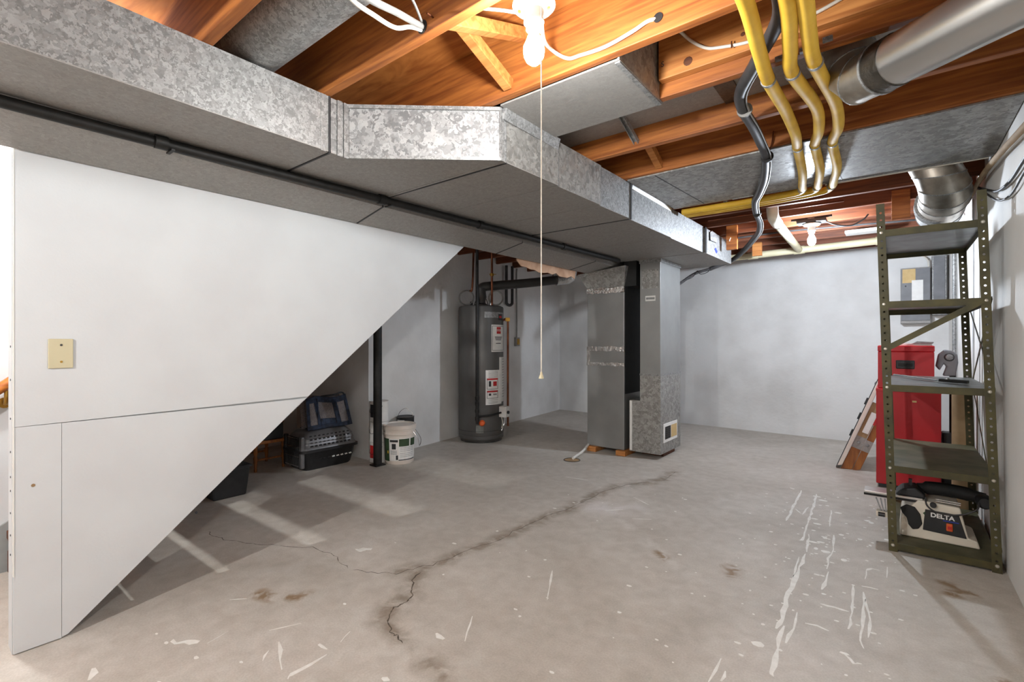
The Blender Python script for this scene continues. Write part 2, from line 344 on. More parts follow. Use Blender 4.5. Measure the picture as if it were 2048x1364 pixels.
# walls
struct(MB().box(.425, .6, -3.2, 6.9, 0, 2.45).build('wall_right', 'wall_right_paint'), 'off-white right basement wall')
struct(MB().prism([(-5.2,6.74),(.425,6.56),(.425,6.9),(-5.2,6.9)], 'z', 0, 2.45).build('wall_back', 'wall_paint'), 'white painted block back wall')
struct(MB().prism([(-3.88,2.74),(-4.31,6.75),(-5.2,6.75),(-5.2,2.74)], 'z', 0, 2.45).build('wall_left', 'wall_paint'), 'white painted left wall behind the water heater')
struct(MB().box(-5.35, -5.2, -3.2, 6.9, 0, 2.45).build('wall_outer', 'wall_paint'), 'wall far behind the stairs')
struct(MB().box(-5.2, .6, -3.35, -3.2, 0, 2.45).build('wall_front', 'wall_paint'), 'wall behind the viewer')
wl = bpy.data.objects['wall_left']
MB().prism([(-3.985,3.60),(-3.99,3.66),(-4.02,3.66),(-4.02,3.60)], 'z', 0, 1.95).build('corner_strip', 'drywall', wl)
wr = bpy.data.objects['wall_right']
MB().box(.4225, .428, 4.27, 4.276, .4, 2.1).build('wall_seam', 'crack', wr)
MB().box(.417, .43, 4.55, 4.60, .0, 2.1).build('wall_batten', 'drywall', wr)
# ceiling: subfloor with joists as its pieces
ceil = struct(MB().box(-5.2, .6, -3.2, 6.9, 2.375, 2.45).build('ceiling', 'plywood'), 'plywood subfloor carried by open wooden joists')
def joist(yfar, x0=-5.2, x1=.43, z0=2.13, th=.038, mat='joist_wood'):
    return MB().box(x0, x1, yfar-th, yfar, z0, 2.376).build('joist', mat, ceil, bevel=.003)
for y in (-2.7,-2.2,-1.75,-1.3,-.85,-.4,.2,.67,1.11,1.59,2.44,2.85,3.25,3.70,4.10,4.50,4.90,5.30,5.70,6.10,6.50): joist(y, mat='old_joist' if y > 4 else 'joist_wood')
joist(1.967, x0=-.76, z0=2.185, mat='pale_wood'); joist(2.006)
def strut(a, b, w=.04, h=.06, mat='pale_wood', name='bridging_strut', up=(1,0,0)):
    return MB().bar(a, b, h, w, up).build(name, mat, ceil, bevel=.002)
strut((-1.24,1.55,2.165), (-1.24,1.11,2.335), .04, .045); strut((-1.15,1.11,2.17), (-1.15,1.55,2.335), .04, .045)
strut((-1.10,2.81,2.165), (-1.10,2.44,2.33), .04, .045); strut((-1.2,6.06,2.17), (-1.2,5.70,2.33), .04, .05)
for xx, ya, yb in ((-1.065,2.006,2.40), (-1.03,3.70,4.06)):
    m = MB()
    m.prism([(-.016,.010),(.016,.010),(.013,-.010),(.009,-.010),(.011,.007),(-.011,.007),(-.009,-.010),(-.013,-.010)], 'y', 0, 1)
    A = Vector((xx,ya,2.33)); Bv = Vector((xx,yb,2.16)); d = Bv-A; dn = d.normalized(); up = Vector((1,0,0)).cross(dn)
    m.xf(lambda v: A + d*v.y + Vector((1,0,0))*v.x + up*v.z); m.build('steel_bridging', 'galv_fine', ceil)
# small wooden cut-offs nailed below the joists
o = MB().box(-1.245, -1.15, 4.822, 4.86, 1.975, 2.20).build('wood_block', 'joist_wood', bevel=.002, org=(-1.2,4.88,1.985))
tag(o, 'short orange board hanging down beside the end of the big duct', 'wood block')
MB().tube([(-1.215,4.822,2.055),(-1.21,4.805,2.06),(-1.205,4.81,2.075),(-1.205,4.822,2.085)], .004, 6).build('bent_nail', 'white_cable', o)
tag(MB().box(-.02, .085, 4.43, 4.46, 1.99, 2.2).build('wood_block', 'joist_wood', bevel=.002, org=(0,4.5,1.99)), 'orange board hanging behind the top shelf of the green rack', 'wood block')
tag(MB().box(-1.19, -1.10, 5.62, 5.66, 2.02, 2.16).build('wood_block', 'pale_wood', bevel=.003, org=(-1.1,5.7,2.02)), 'small pale wood block below a far joist near the black cable', 'wood block')
# thin runs between far joists (white conduits seen edge-on)
tag(MB().tube([(-.35,3.675,2.122),(.4,3.675,2.122)], .009, 8).build('conduit', 'white_cable', org=(0,3.675,2.122)), 'white conduit along the joist edge behind the grey ceiling panel', 'conduit')
tag(MB().tube([(-1.28,4.38,2.17),(-.9,4.38,2.17),(-.3,4.39,2.17)], .008, 8).build('copper_pipe', 'copper', org=(-1,4.3,2.2)), 'thin copper pipe running between far joists past the black cable', 'pipe')

# partition with the sloping edge under the stairs
SL = 1.81/2.18
def zs(y): return SL*(y-.38)
part = struct(MB().prism([(.262,.0),(.375,.0),(.375+2.13/SL,2.13),(.262,2.13)], 'x', -2.56, -2.473).build('wall_partition', 'drywall'), 'white partition with a sloping lower edge under the stairs')
g = .0006
MB().prism([(.255,.812+g),(.38+(.812+g)/SL,.824+g),(.38+2.13/SL,2.13),(.255,2.13)], 'x', -2.473, -2.46).build('panel', 'drywall', part)
MB().prism([(.255,.004),(.382-g,.004),(.382-g,.812-g),(.255,.812-g)], 'x', -2.473, -2.4605).build('panel', 'drywall', part)
MB().prism([(.382+g,.006),(.40,.010),(.38+.80/SL-.03,.79),(.38+.80/SL,.815-g),(.40,.812-g),(.382+g,.812-g)], 'x', -2.473, -2.461).build('panel', 'drywall', part)
MB().box(-2.475, -2.4585, .2535, .2565, .28, 2.1).build('corner_bead', 'pvc_white', part)
MB().box(-2.56, -2.473, .252, .262, .0, 2.13).build('end_board', 'drywall', part)
for z in (.35,.42,.5,.58,.63,.72,.84,.98,1.1): MB().cyl((-2.50,.2525,z), (-2.50,.2505,z), .004, n=8).build('nail_head', 'label_dark', part)
MB().cyl((-2.4605,.305,.595), (-2.4594,.305,.595), .006, n=8).build('screw_hole', 'card', part)
MB().cyl((-2.462,.83,.35), (-2.4598,.83,.35), .006, n=8).build('screw_hole', 'label_dark', part)
pl = tag(MB().box(-2.4605, -2.454, .344, .414, 1.018, 1.128).build('cover_plate', 'ivory', bevel=.002, org=(-2.46,.38,1.018)), 'ivory blank cover plate screwed to the white partition', 'wall plate')
for z in (1.105, 1.042): MB().cyl((-2.454,.38,z), (-2.4525,.38,z), .004, n=10).build('screw', 'brass' if z < 1.1 else 'label_dark', pl)

# staircase behind the partition with open risers
st = thing('staircase', 'open wooden staircase mostly hidden behind the white sloping partition', 'stairs', (-2.95,.4,0))
for k in range(1, 11):
    b = .58+.223*(k-1); z = .2*k
    MB().box(-3.39, -2.565, b-.253, b, z-.04, z).build('tread', 'dark_wood', st, bevel=.004)
for x0 in (-3.40, -2.60):
    MB().prism([(.33,.0),(.45,.0),(2.75,2.04),(2.75,2.13),(2.68,2.13),(.33,.10)], 'x', x0+.001, x0+.03).build('stringer', 'dark_wood', st)
struct(MB().prism([(-3.2,0),(.38,0),(.38+2.13/SL,2.13),(-3.2,2.13)], 'x', -3.48, -3.402).build('wall_stair', 'drywall'), 'white wall on the far side of the stairs')
struct(MB().prism([(.10,.0),(.40,.0),(.52,.13),(.95,.52),(.95,.78),(.335,.244),(.305,.225)], 'x', -3.402, -3.385).build('trim_1', 'skirt_grey'), 'grey painted stair skirt board on the stairwell wall')
h = thing('handrail', 'varnished wooden handrail on the stairwell wall behind the partition', 'handrail', (-3.35,.3,.9))
MB().tube([(-3.33,-.1,.58),(-3.33,.3,.895),(-3.33,1.2,1.65)], .024, 12, smooth=False).build('rail', 'handrail_wood', h, smooth=50)
MB().tube([(-3.402,.322,.82),(-3.36,.322,.82),(-3.335,.322,.85),(-3.33,.322,.885)], .009, 8).build('bracket', 'brass', h, smooth=50)
MB().cyl((-3.402,.322,.82), (-3.392,.322,.82), .026, n=14).build('bracket_rose', 'brass', h)

# ================================================================= LAMPS
def bulb_profile(r):
    return [(.013,0),(.0135,-.012),(.016,-.022),(r*.72,-.038),(r*.95,-.054),(r,-.068),(r*.93,-.084),(r*.7,-.098),(r*.36,-.107),(.0005,-.110)]
def lampholder(name, label, x, y, z, mat, cord=False, box=True):
    t = thing(name, label, 'light bulb' if False else 'lamp', (x,y,z))
    hd = MB().lathe((x,y,z), [(.0005,.012),(.05,.012),(.062,.006),(.063,0),(.058,-.006),(.040,-.010),(.030,-.018),(.027,-.040),(.030,-.044),(.030,-.050),(.026,-.054),(.023,-.062),(.023,-.070),(.0005,-.070)], 32).build('holder', 'porcelain', t, smooth=40)
    for s in (-1,1): MB().cyl((x+s*.038,y+.02*s,z-.009), (x+s*.038,y+.02*s,z-.014), .005, n=10).build('screw', 'brass', hd)
    if box:
        MB().lathe((x,y,z), [(.0005,.013),(.048,.013),(.050,.016),(.050,.05),(.0005,.05)], 8).build('junction_box', 'galv_dull', t)
    MB().lathe((x,y,z-.064), bulb_profile(.031), 24).build('bulb', mat, t, smooth=60)
    return t
lamp = lampholder('ceiling_lamp', 'bare glowing bulb in white porcelain holder with long pull cord', -.829, 1.153, 2.10, 'bulb_main')
zz = 2.10; pts = [(-.829+.034,1.153-.012,zz-.02),(-.829+.036,1.153-.014,zz-.05),(-.829+.037,1.153-.015,1.8),(-.829+.036,1.153-.014,1.4),(-.829+.037,1.153-.015,1.03)]
MB().tube(pts, .0018, 6).build('pull_cord', 'string', lamp)
MB().lathe((-.829+.037,1.153-.015,1.013), [(.0005,.02),(.003,.018),(.004,.012),(.0075,.002),(.008,0),(.0005,0)], 12).build('cord_knob', 'ivory', lamp)
lamp2 = lampholder('ceiling_lamp', 'smaller glowing bulb in porcelain holder near the back wall', -.545, 4.72, 2.088, 'bulb_back')
MB().box(-.65,-.44,4.66,4.78,2.10,2.13).build('mounting_plate', 'black_plastic', lamp2, bevel=.006)
MB().bar((-.69,4.69,2.138),(-.40,4.69,2.138), .02,.016).build('mounting_rail', 'black_iron', lamp2)
lampholder('ceiling_lamp', 'bulb over the foot of the stairs, just out of view on the left', -2.8, .18, 2.12, 'bulb_stair')
lampholder('ceiling_lamp', 'added fill bulb behind the viewer', -1.4, -1.5, 2.12, 'bulb_fill')  # unseen bulb, added to lift the overall brightness

# ================================================================= DUCTWORK
DB, DT = 1.90, 2.128
d1 = thing('supply_duct', 'large galvanised rectangular duct with an angled jog, hanging below the joists', 'duct', (-1.6,2.5,DB))
def section(name, poly, mat_side, mat_bot, z0=DB, z1=DT, parent=d1, th=.0012):
    s = MB().prism(poly, 'z', z0+.004, z1).build(name, mat_side, parent)
    c = Vector((sum(p[0] for p in poly)/len(poly), sum(p[1] for p in poly)/len(poly)))
    MB().prism([tuple(c+(Vector(p)-c)*.9985) for p in poly], 'z', z0, z0+.0045).build('bottom_panel', mat_bot, s)
    return s
XL = -2.205
section('duct_section', [(XL,-2.6),(-1.83,-2.6),(-1.83,1.105),(XL,1.105)], 'galv_fine', 'galv_dull')
section('offset_section', [(XL,1.112),(-1.835,1.112),(-1.835,1.19),(-1.335,1.615),(-1.335,1.65),(XL,1.65)], 'galv_bright', 'galv_dull')
prev = 1.654
for y in (2.055,2.50,2.90,3.62,4.40):
    section('duct_section', [(XL,prev),(-1.335,prev),(-1.325,y-.004),(XL,y-.004)], 'galv_big' if y < 2.6 else 'galv_fine', 'galv_dull'); prev = y
section('end_section', [(XL,4.404),(-1.31,4.404),(-1.30,5.22),(XL,5.22)], 'galv_fine', 'galv_dull', z0=1.897, z1=2.115)
# cleats and flanges
def cleat(x, y, w=.02, z0=DB-.004, z1=DT, mat='galv_dull', t=.004):
    MB().box(x-.001, x+t, y-w/2, y+w/2, z0, z1).build('cleat', mat, d1)
for y in (1.075, 1.150, 1.180): cleat(-1.832, y, .022, mat='galv_fine')
MB().box(-1.835,-1.826,1.098,1.104,DB-.003,DT).build('cleat','label_dark',d1)
for y in (2.055,2.50,3.62): cleat(-1.33, y, .012, mat='galv_fine')
MB().box(-1.33,-1.318,2.893,2.905,DB-.003,DT).build('cleat','label_dark',d1)
MB().box(-1.31,-1.303,4.385,4.425,DB-.002,2.12).build('cleat','black_iron',d1)
nrm = Vector((.425,-.5,0)).normalized()*-1
for z0, z1 in ((DB-.003,DB+.012),(DT-.016,DT-.001)):
    MB().bar((-1.832,1.187,(z0+z1)/2),(-1.332,1.612,(z0+z1)/2), .010, z1-z0).build('edge_flange','galv_fine',d1)
MB().box(-1.337,-1.330,1.605,1.63,DB-.002,DT).build('corner_cleat','galv_fine',d1)
MB().prism([(-1.333,DT-.05),(-1.325,DT-.05),(-1.31,DT),(-1.333,DT)],'y',1.62,2.05).build('top_flange','galv_fine',d1)
MB().prism([(-1.333,DT-.03),(-1.325,DT-.03),(-1.318,DT),(-1.333,DT)],'y',2.92,3.61).build('top_flange','aluminium',d1)
for y in (1.108,1.652,2.90,4.402): MB().box(XL,-1.84 if y < 1.2 else -1.335,y-.004,y+.004,DB-.003,DB+.001).build('bottom_seam','label_dark' if y!=4.402 else 'galv_dull',d1)
MB().bar((-2.18,1.64,DB-.001),(-1.36,1.63,DB-.001),.012,.004).build('bottom_seam','galv_dull',d1)
MB().prism([(4.70,1.985),(4.755,1.955),(4.72,1.935),(4.665,1.965)],'x',-1.312,-1.3035).build('blue_mark','blue_ink',d1)
fl = MB().prism([(4.5,2.02),(4.72,2.03),(4.70,2.11),(4.56,2.115),(4.50,2.09)],'x',-.003,.0); fl.xf(lambda v: Vector((-1.298+(2.115-v.z)*.06, v.y, v.z))); fl.build('bent_flap','galv_bright',d1,solid=.001)
# lower parallel duct next to the partition
RB = 1.803
d2 = thing('return_duct', 'dull grey rectangular duct running along the top of the white partition', 'duct', (-2.2,2.5,RB))
prev = -2.6
def x2(y): return -2.225+.012*max(y,0)
RB2 = 1.856
for y in (1.65,2.9,4.0,4.9):
    MB().loft([[(-2.45,prev+.003,RB),(x2(prev),prev+.003,RB2),(x2(y),y,RB2),(-2.45,y,RB)],[(-2.45,prev+.003,2.12),(x2(prev),prev+.003,2.12),(x2(y),y,2.12),(-2.45,y,2.12)]]).build('duct_section','galv_dull',d2)
    MB().prism([(-2.448,RB-.002),(x2(y),RB2-.002),(x2(y),RB2+.01),(-2.448,RB+.01)],'y',y-.005,y+.005).build('cleat','label_dark',d2); prev = y
# gas pipe hung in the groove between the two ducts
gp = thing('gas_pipe', 'black iron pipe running between the two grey ducts', 'pipe', (-1.95,2,1.82))
def gx(y): return -2.216+.042*max(y,0)
GZ=1.874
MB().tube([(gx(y),y,GZ) for y in (-2.5,.2,1.6,3.0,4.2)],.021,12).build('pipe','black_iron',gp,smooth=50)
for y in (.62,1.6,2.35,3.3):
    MB().cyl((gx(y-.02),y-.02,GZ),(gx(y+.02),y+.02,GZ),.0255,n=14).build('coupling','black_iron',gp,smooth=50)
for y in (.645,1.64): MB().box(gx(y)-.03,gx(y)+.03,y,y+.012,GZ-.028,GZ-.022).build('strap','black_iron',gp)

# sheet metal under and in the joist bays
b1 = thing('joist_bay_duct', 'grey sheet metal box filling the joist bay beyond the bulb', 'duct', (-1.05,1.8,2.12))
MB().box(-1.32,-.77,1.592,2.004,2.122,2.129).build('bottom_sheet','galv_dull',b1)
MB().box(-.778,-.770,1.592,1.968,2.129,2.372).build('end_sheet','galv_big',b1)
MB().prism([(-.792,1.60),(-.772,1.60),(-.772,2.0),(-.792,2.0)],'z',2.117,2.1225).build('hem','galv_fine',b1)
tag(MB().box(-1.6,.25,2.008,2.398,2.235,2.242).build('joist_bay_sheet','galv_dull',org=(-.6,2.2,2.235)),'dusty grey sheet metal recessed between two joists behind the yellow lines','sheet metal')
tag(MB().box(-.62,-.54,2.012,2.396,2.226,2.2345).build('tape_strip','foil_dark',org=(-.6,2.2,2.226)),'dark tape strip across the dusty sheet metal between joists','tape')
b2 = thing('joist_pan', 'wide grey sheet metal panel nailed under the joists, behind the yellow lines', 'sheet metal', (-.4,3.2,2.12))
MB().box(-1.315,.42,2.83,3.655,2.121,2.129).build('panel','galv_big',b2)
MB().bar((-1.14,2.84,2.1205),(-1.09,3.63,2.1205),.006,.002).build('panel_seam','label_dark',b2)
MB().bar((-.9,3.65,2.119),(.42,3.655,2.119),.012,.004).build('hem','galv_fine',b2)
MB().bar((-.28,2.84,2.1205),(-.26,3.64,2.1205),.004,.002).build('panel_seam','galv_fine',b2)
# round duct in the left joist bay
rdct = thing('round_duct', 'dusty galvanised round duct lying in the joist bay at the upper left', 'duct', (-1.3,.83,2.25))
MB().cyl((-2.3,.83,2.248),(.1,.83,2.248),.112,n=36).build('pipe','galv_fine',rdct,smooth=50)
MB().cyl((-1.2,.83,2.248),(-1.195,.83,2.248),.114,n=36).build('seam_bead','galv_dull',rdct,smooth=50)
# big bright round duct at the upper right with a taped elbow
bd = thing('round_duct', 'shiny aluminium round duct with taped elbow at the upper right', 'duct', (0,2,1.95))
A = Vector((.0,2.0,2.028)); D = Vector((.70,-.714,-.10)).normalized()
MB().tube([A, A+D*.3, A+D*.52, A+D*.60+Vector((0,0,.05)), A+D*.63+Vector((0,0,.15)), A+D*.63+Vector((0,0,.38))],.080,40,k=8).build('pipe','aluminium',bd,smooth=50)
MB().tube([A-D*.05,A+D*.012],.0835,40,smooth=False).build('tape_band','foil_dark',bd,smooth=50)
MB().tube([A-D*.055,A-D*.047],.087,40,smooth=False).build('collar_ring','galv_fine',bd,smooth=50)
def gore(parent, pts, r, mat, name='elbow_segment', n=32):
    for a,b in zip(pts[:-1],pts[1:]):
        a=Vector(a);b=Vector(b); MB().cyl(a,b+(b-a)*.04,r,n=n).build(name,mat,parent,smooth=40)
g0 = A-D*.05; g1 = g0-D*.085; g2 = g1-D*.045+Vector((0,0,.05)); g3=g2-D*.012+Vector((0,0,.075)); g4=g3+Vector((0,0,.2))
rs=[]
def ringat(c,t,r,n=36):
    t=Vector(t).normalized(); x=t.cross(Vector((.714,.70,0))).normalized(); y=t.cross(x); return [c+x*r*math.cos(6.28318*j/n)+y*r*math.sin(6.28318*j/n) for j in range(n)]
for (a,ta,b,tb) in ((g0,-D,g1,-D+Vector((0,0,.35))),(g1,-D+Vector((0,0,.35)),g2,-D*.6+Vector((0,0,1))),(g2,-D*.6+Vector((0,0,1)),g3,(0,0,1)),(g3,(0,0,1),g4,(0,0,1))):
    MB().loft([ringat(Vector(a),ta,.082),ringat(Vector(b),tb,.082)]).build('elbow_segment','elbow_metal',bd,smooth=40)
    MB().loft([ringat(Vector(b)-Vector(tb).normalized()*.002,tb,.0845),ringat(Vector(b)+Vector(tb).normalized()*.002,tb,.0845)]).build('elbow_seam','galv_fine',bd)
# large adjustable elbow over the green rack
ed = thing('duct_elbow', 'big galvanised duct elbow over the green rack in the corner', 'duct', (.2,3.9,1.9))
ex_,er,ez=.22,.122,2.0
EP=[(3.79,2.30),(3.79,2.17)]+[(3.96-.17*math.cos(R(q)),2.17-.17*math.sin(R(q))) for q in (22.5,45,67.5,90)]+[(4.25,2.0),(4.42,2.0)]+[(4.42+.17*math.sin(R(q)),2.17-.17*math.cos(R(q))) for q in (30,60,90)]+[(4.59,2.36)]
EP=[Vector((ex_+.015-(max(0,z-2.03)*.45 if y<4.2 else 0),y,z)) for y,z in EP]
for i,(a_,b_) in enumerate(zip(EP[:-1],EP[1:])):
    ta=(b_-EP[max(i-1,0)]).normalized(); tb_=(EP[min(i+2,len(EP)-1)]-a_).normalized()
    def er_ring(c,t,r): y=t.cross(Vector((1,0,0))); return [c+Vector((1,0,0))*r*math.cos(6.28318*j/36)+y*r*math.sin(6.28318*j/36) for j in range(36)]
    MB().loft([er_ring(a_,ta,er),er_ring(b_,tb_,er)]).build('elbow_segment','elbow_metal' if i<6 else 'galv_fine',ed,smooth=40)
    MB().loft([er_ring(b_-tb_*.003,tb_,er+.003),er_ring(b_+tb_*.003,tb_,er+.003)]).build('elbow_seam','galv_fine',ed)
for j in range(4): MB().loft([er_ring(Vector((ex_,4.10+j*.03,2.0)),Vector((0,1,0)),er+.002),er_ring(Vector((ex_,4.108+j*.03,2.0)),Vector((0,1,0)),er+.002)]).build('crimp_rib','galv_fine',ed)

# ================================================================= FURNACE
fu = thing('furnace', 'tall grey metal furnace cabinet with foil taped joints', 'furnace', (-2.285,4.7,.05))
FX0,FX1,FY0,FY1=-2.49,-2.08,4.405,5.05
MB().box(FX0,FX1,FY0,FY1,.05,.885).build('lower_cabinet','cabinet_metal',fu,bevel=.004)
MB().box(FX0+.008,FX1-.004,FY0+.01,FY1,.885,1.055).build('coil_case','cabinet_metal',fu,bevel=.003)
MB().box(FX0,FX1-.002,FY0+.004,FY1,1.055,1.60).build('upper_case','cabinet_metal',fu,bevel=.004)
for z0,z1,nm in ((1.60,1.655,'foil_tape'),(1.02,1.065,'foil_tape'),(.872,.905,'foil_tape')):
    rr=[];rd=random.Random(int(z0*100))
    m=MB(); n=18
    top=[z1+rd.uniform(-.006,.006) for _ in range(n+1)]; bot=[z0+rd.uniform(-.006,.006) for _ in range(n+1)]
    for i in range(n):
        xa=FX0-.004+(FX1-FX0+.006)*i/n; xb=FX0-.004+(FX1-FX0+.006)*(i+1)/n; ya=FY0-.003-rd.uniform(0,.005); 
        m.add([(xa,FY0+.006,bot[i]),(xb,FY0+.006,bot[i+1]),(xb,ya,bot[i+1]),(xa,ya,bot[i]),(xa,FY0+.006,top[i]),(xb,FY0+.006,top[i+1]),(xb,ya,top[i+1]),(xa,ya,top[i])],[(0,1,2,3),(4,7,6,5),(3,2,6,7),(0,4,5,1),(0,3,7,4),(1,5,6,2)])
    m.build(nm,'foil',fu)
MB().box(FX0-.003,FX0+.03,FY0-.003,FY0+.006,.90,1.03).build('foil_tape','foil',fu)
# widening transition up to the return duct
MB().loft([[(FX0,FY0,1.655),(FX1,FY0,1.655),(FX1,FY1,1.655),(FX0,FY1,1.655)],[(-2.56,4.33,1.80),(-2.04,4.34,1.85),(-2.04,FY1,1.85),(-2.68,FY1,1.80)]]).build('transition','galv_big',fu)
# black side and filler: shade of the gap to the return drop, painted in
MB().box(FX1-.001,FX1+.006,FY0+.012,FY1,.60,1.655).build('gap_shade_side','black_matte',fu)
MB().prism([(FY0+.01,1.655),(FY0+.01,1.90),(FY1,1.90),(FY1,1.655)],'x',FX1-.004,FX1+.12).build('gap_shade_block','black_matte',fu)  # fills the upper end of the gap, coloured black as its shade
rp = thing('return_drop', 'tall narrow galvanised return duct standing beside the furnace', 'duct', (-1.85,4.7,.05))
CX0,CX1,CY0,CY1=-1.928,-1.725,4.43,4.965
MB().prism([(-2.035,.05),(CX1,.05),(CX1,.80),(CX0,.80),(CX0,.545),(-2.035,.545)],'y',CY0,CY1).build('lower_box','galv_big',rp)
MB().box(CX0,CX1-.002,CY0+.002,CY1,.80,1.865).build('riser','cabinet_metal',rp,bevel=.002)
MB().box(CX0-.006,CX1+.006,CY0-.006,CY1+.006,1.862,1.896).build('collar','galv_fine',rp)
MB().box(CX0-.002,CX1+.003,CY0-.003,CY1+.002,.79,.808).build('seam_cleat','galv_fine',rp)
MB().box(-2.033,-2.008,CY0-.004,CY0+.004,.06,.54).build('filter_door','label_white',rp)
MB().box(CX0+.02,CX1-.02,CY0-.002,CY0+.004,1.62,1.80).build('patch_plate','galv_big',rp)
for x in (CX0+.03,CX1-.03):
    for z in (1.63,1.79): MB().cyl((x,CY0-.001,z),(x,CY0-.005,z),.005,n=8).build('screw','chrome',rp)
lb=MB().box(CX0+.055,CX1-.05,CY0-.0005,CY0+.004,1.50,1.55).build('label','label_white',rp)
MB().box(CX0+.062,CX1-.057,CY0-.001,CY0+.003,1.515,1.535).build('label_print','label_grey',lb)
vr=MB().box(CX1-.003,CX1+.006,4.50,4.86,.15,.33).build('vent_register','label_white',rp,bevel=.002)
MB().box(CX1+.002,CX1+.0075,4.53,4.675,.18,.30).build('open_slot','black_matte',vr)
MB().box(CX1+.002,CX1+.0085,4.69,4.84,.18,.30).build('slide_plate','label_amber',vr)
for i in range(6): MB().box(CX1+.004,CX1+.0095,4.53,4.675,.188+i*.018,.191+i*.018).build('louver','heater_dark',vr)
for i,(x,lab) in enumerate(((-2.42,'wood block under the left corner of the furnace'),(-2.10,'wood block under the right corner of the furnace'))):
    tag(MB().box(x-.05,x+.05,4.36,4.62,0,.0495).build('support_block','pale_wood',org=(x,4.5,0),bevel=.003),lab,'wood block')
tag(MB().box(-1.98,-1.76,4.6,4.9,0,.0495).build('support_block','dark_wood',org=(-1.87,4.7,0)),'dark wood block hidden under the return duct','wood block')
cp = thing('condensate_pipe','short white plastic drain pipe slanting into the floor drain','pipe',(-2.40,3.95,0))
MB().tube([(-2.385,3.95,.013),(-2.425,4.2,.03),(-2.475,4.40,.055)],.0125,12,k=4).build('pipe','pvc_white',cp,smooth=50)
fd = thing('floor_drain','round metal floor drain before the furnace','drain',(-2.385,3.93,0))
MB().ring((-2.385,3.93,.001),.075,.004,n=28).build('rim','heater_dark',fd)
MB().lathe((-2.385,3.93,-.002),[(.0005,.003),(.072,.003),(.072,0),(.0005,0)],24).build('grate','card',fd)

# ================================================================= WATER HEATER
WX,WY,WR=-3.71,4.13,.255
F0=math.degrees(math.atan2(-WY,-WX))       # direction towards the camera
def wa(phi): return F0+phi                 # positive phi turns to the right in view
wh = thing('water_heater','dark grey tank water heater with white warning labels','water heater',(WX,WY,0))
tank=MB().lathe((WX,WY,0),[(.0005,.02),(WR-.02,.02),(WR-.012,.03),(WR,.04),(WR,.07),(WR-.004,.075),(WR,.085),(WR,1.49),(WR-.006,1.505),(WR-.03,1.515),(.05,1.53),(.0005,1.53)],48).build('tank','heater_grey',wh,smooth=30)
MB().lathe((WX,WY,0),[(WR-.03,0),(WR-.02,.0),(WR-.02,.022),(WR-.03,.022)],36).build('foot_ring','heater_dark',wh)
MB().ring((WX,WY,.13),WR,.003,n=48).build('seam_ring','heater_dark',wh)
c0=(WX,WY,0)
st_=MB().cylpatch(c0,WR,wa(26),wa(78),1.0,1.30).build('warning_label','label_white',wh)
for (p0,p1,z0,z1) in ((28,76,1.015,1.019),(28,76,1.283,1.287),(28,29,1.015,1.287),(75,76,1.015,1.287)): MB().cylpatch(c0,WR+.0008,wa(p0),wa(p1),z0,z1).build('frame_line','label_dark',st_)
MB().cylpatch(c0,WR+.001,wa(42),wa(58),1.20,1.275).build('stop_sign','label_red',st_)
for i,z in enumerate((1.16,1.145,1.13,1.09)): MB().cylpatch(c0,WR+.001,wa(36+i),wa(64-i*2),z,z+.008).build('print_line','label_dark',st_)
e=Vector((math.cos(R(wa(50))),math.sin(R(wa(50))),0)); text('stop_text','STOP',.032,'label_white',Vector(c0)+e*(WR+.0032)+Vector((0,0,1.237)),Vector((0,0,1)).cross(e),(0,0,1),st_)
lw=MB().cylpatch(c0,WR,wa(11),wa(62),.42,.80).build('instruction_label','label_white',wh)
lw2=MB().cylpatch(c0,WR-.0005,wa(52),wa(88),.44,.94).build('instruction_label','label_white',wh)
for z0,z1 in ((.59,.71),(.49,.575)):
    for (p0,p1,q0,q1) in ((14,46,z0,z0+.004),(14,46,z1-.018,z1),(14,15,z0,z1),(45,46,z0,z1)): MB().cylpatch(c0,WR+.001,wa(p0),wa(p1),q0,q1).build('frame_line','label_red' if q1==z1 and q0>z0 else 'label_dark',lw)
    MB().cylpatch(c0,WR+.001,wa(19),wa(25),z0+.03,z1-.03).build('pictogram','label_dark',lw)
    MB().cylpatch(c0,WR+.001,wa(31),wa(42),z0+.035,z1-.035).build('pictogram','label_red' if z0>.55 else 'label_grey',lw)
for z in (.785,.77,.755,.74,.725,.475,.455,.44): MB().cylpatch(c0,WR+.001,wa(18),wa(46),z-.004,z).build('print_line','label_grey',lw)
for z in [.92-.03*i for i in range(15)]: MB().cylpatch(c0,WR+.0006,wa(66),wa(84),z-.006,z).build('print_line','label_grey',lw2)
bg=MB().cylpatch(c0,WR,wa(8),wa(84),1.375,1.44).build('badge','galv_fine',wh)
MB().cylpatch(c0,WR+.002,wa(48),wa(64),1.35,1.42).build('emblem','label_dark',bg)
MB().cylpatch(c0,WR+.0035,wa(51),wa(61),1.375,1.40).build('emblem_disc','label_red',bg)
def wp(phi,rad,z): a=R(wa(phi)); return Vector((WX+rad*math.cos(a),WY+rad*math.sin(a),z))
gv=MB(); cpt=wp(58,WR+.045,.335); ex=wp(58,1,0)-wp(58,0,0); ey=Vector((0,0,1)).cross(ex)
for s in (1,): gv.add([cpt+ex*a*.045+ey*b*.042+Vector((0,0,c*.06)) for c in (-1,1) for b in (-1,1) for a in (-1,1)],[(0,2,3,1),(4,5,7,6),(0,1,5,4),(2,6,7,3),(0,4,6,2),(1,3,7,5)])
gvo=gv.build('gas_valve','label_white',wh,bevel=.008)
MB().cyl(wp(58,WR+.09,.33),wp(58,WR+.105,.33),.018,n=16).build('dial','black_plastic',gvo)
MB().tube([wp(62,WR+.03,.28),wp(62,WR+.035,.2),wp(55,WR+.02,.12)],.006,8).build('burner_tube','chrome',gvo)
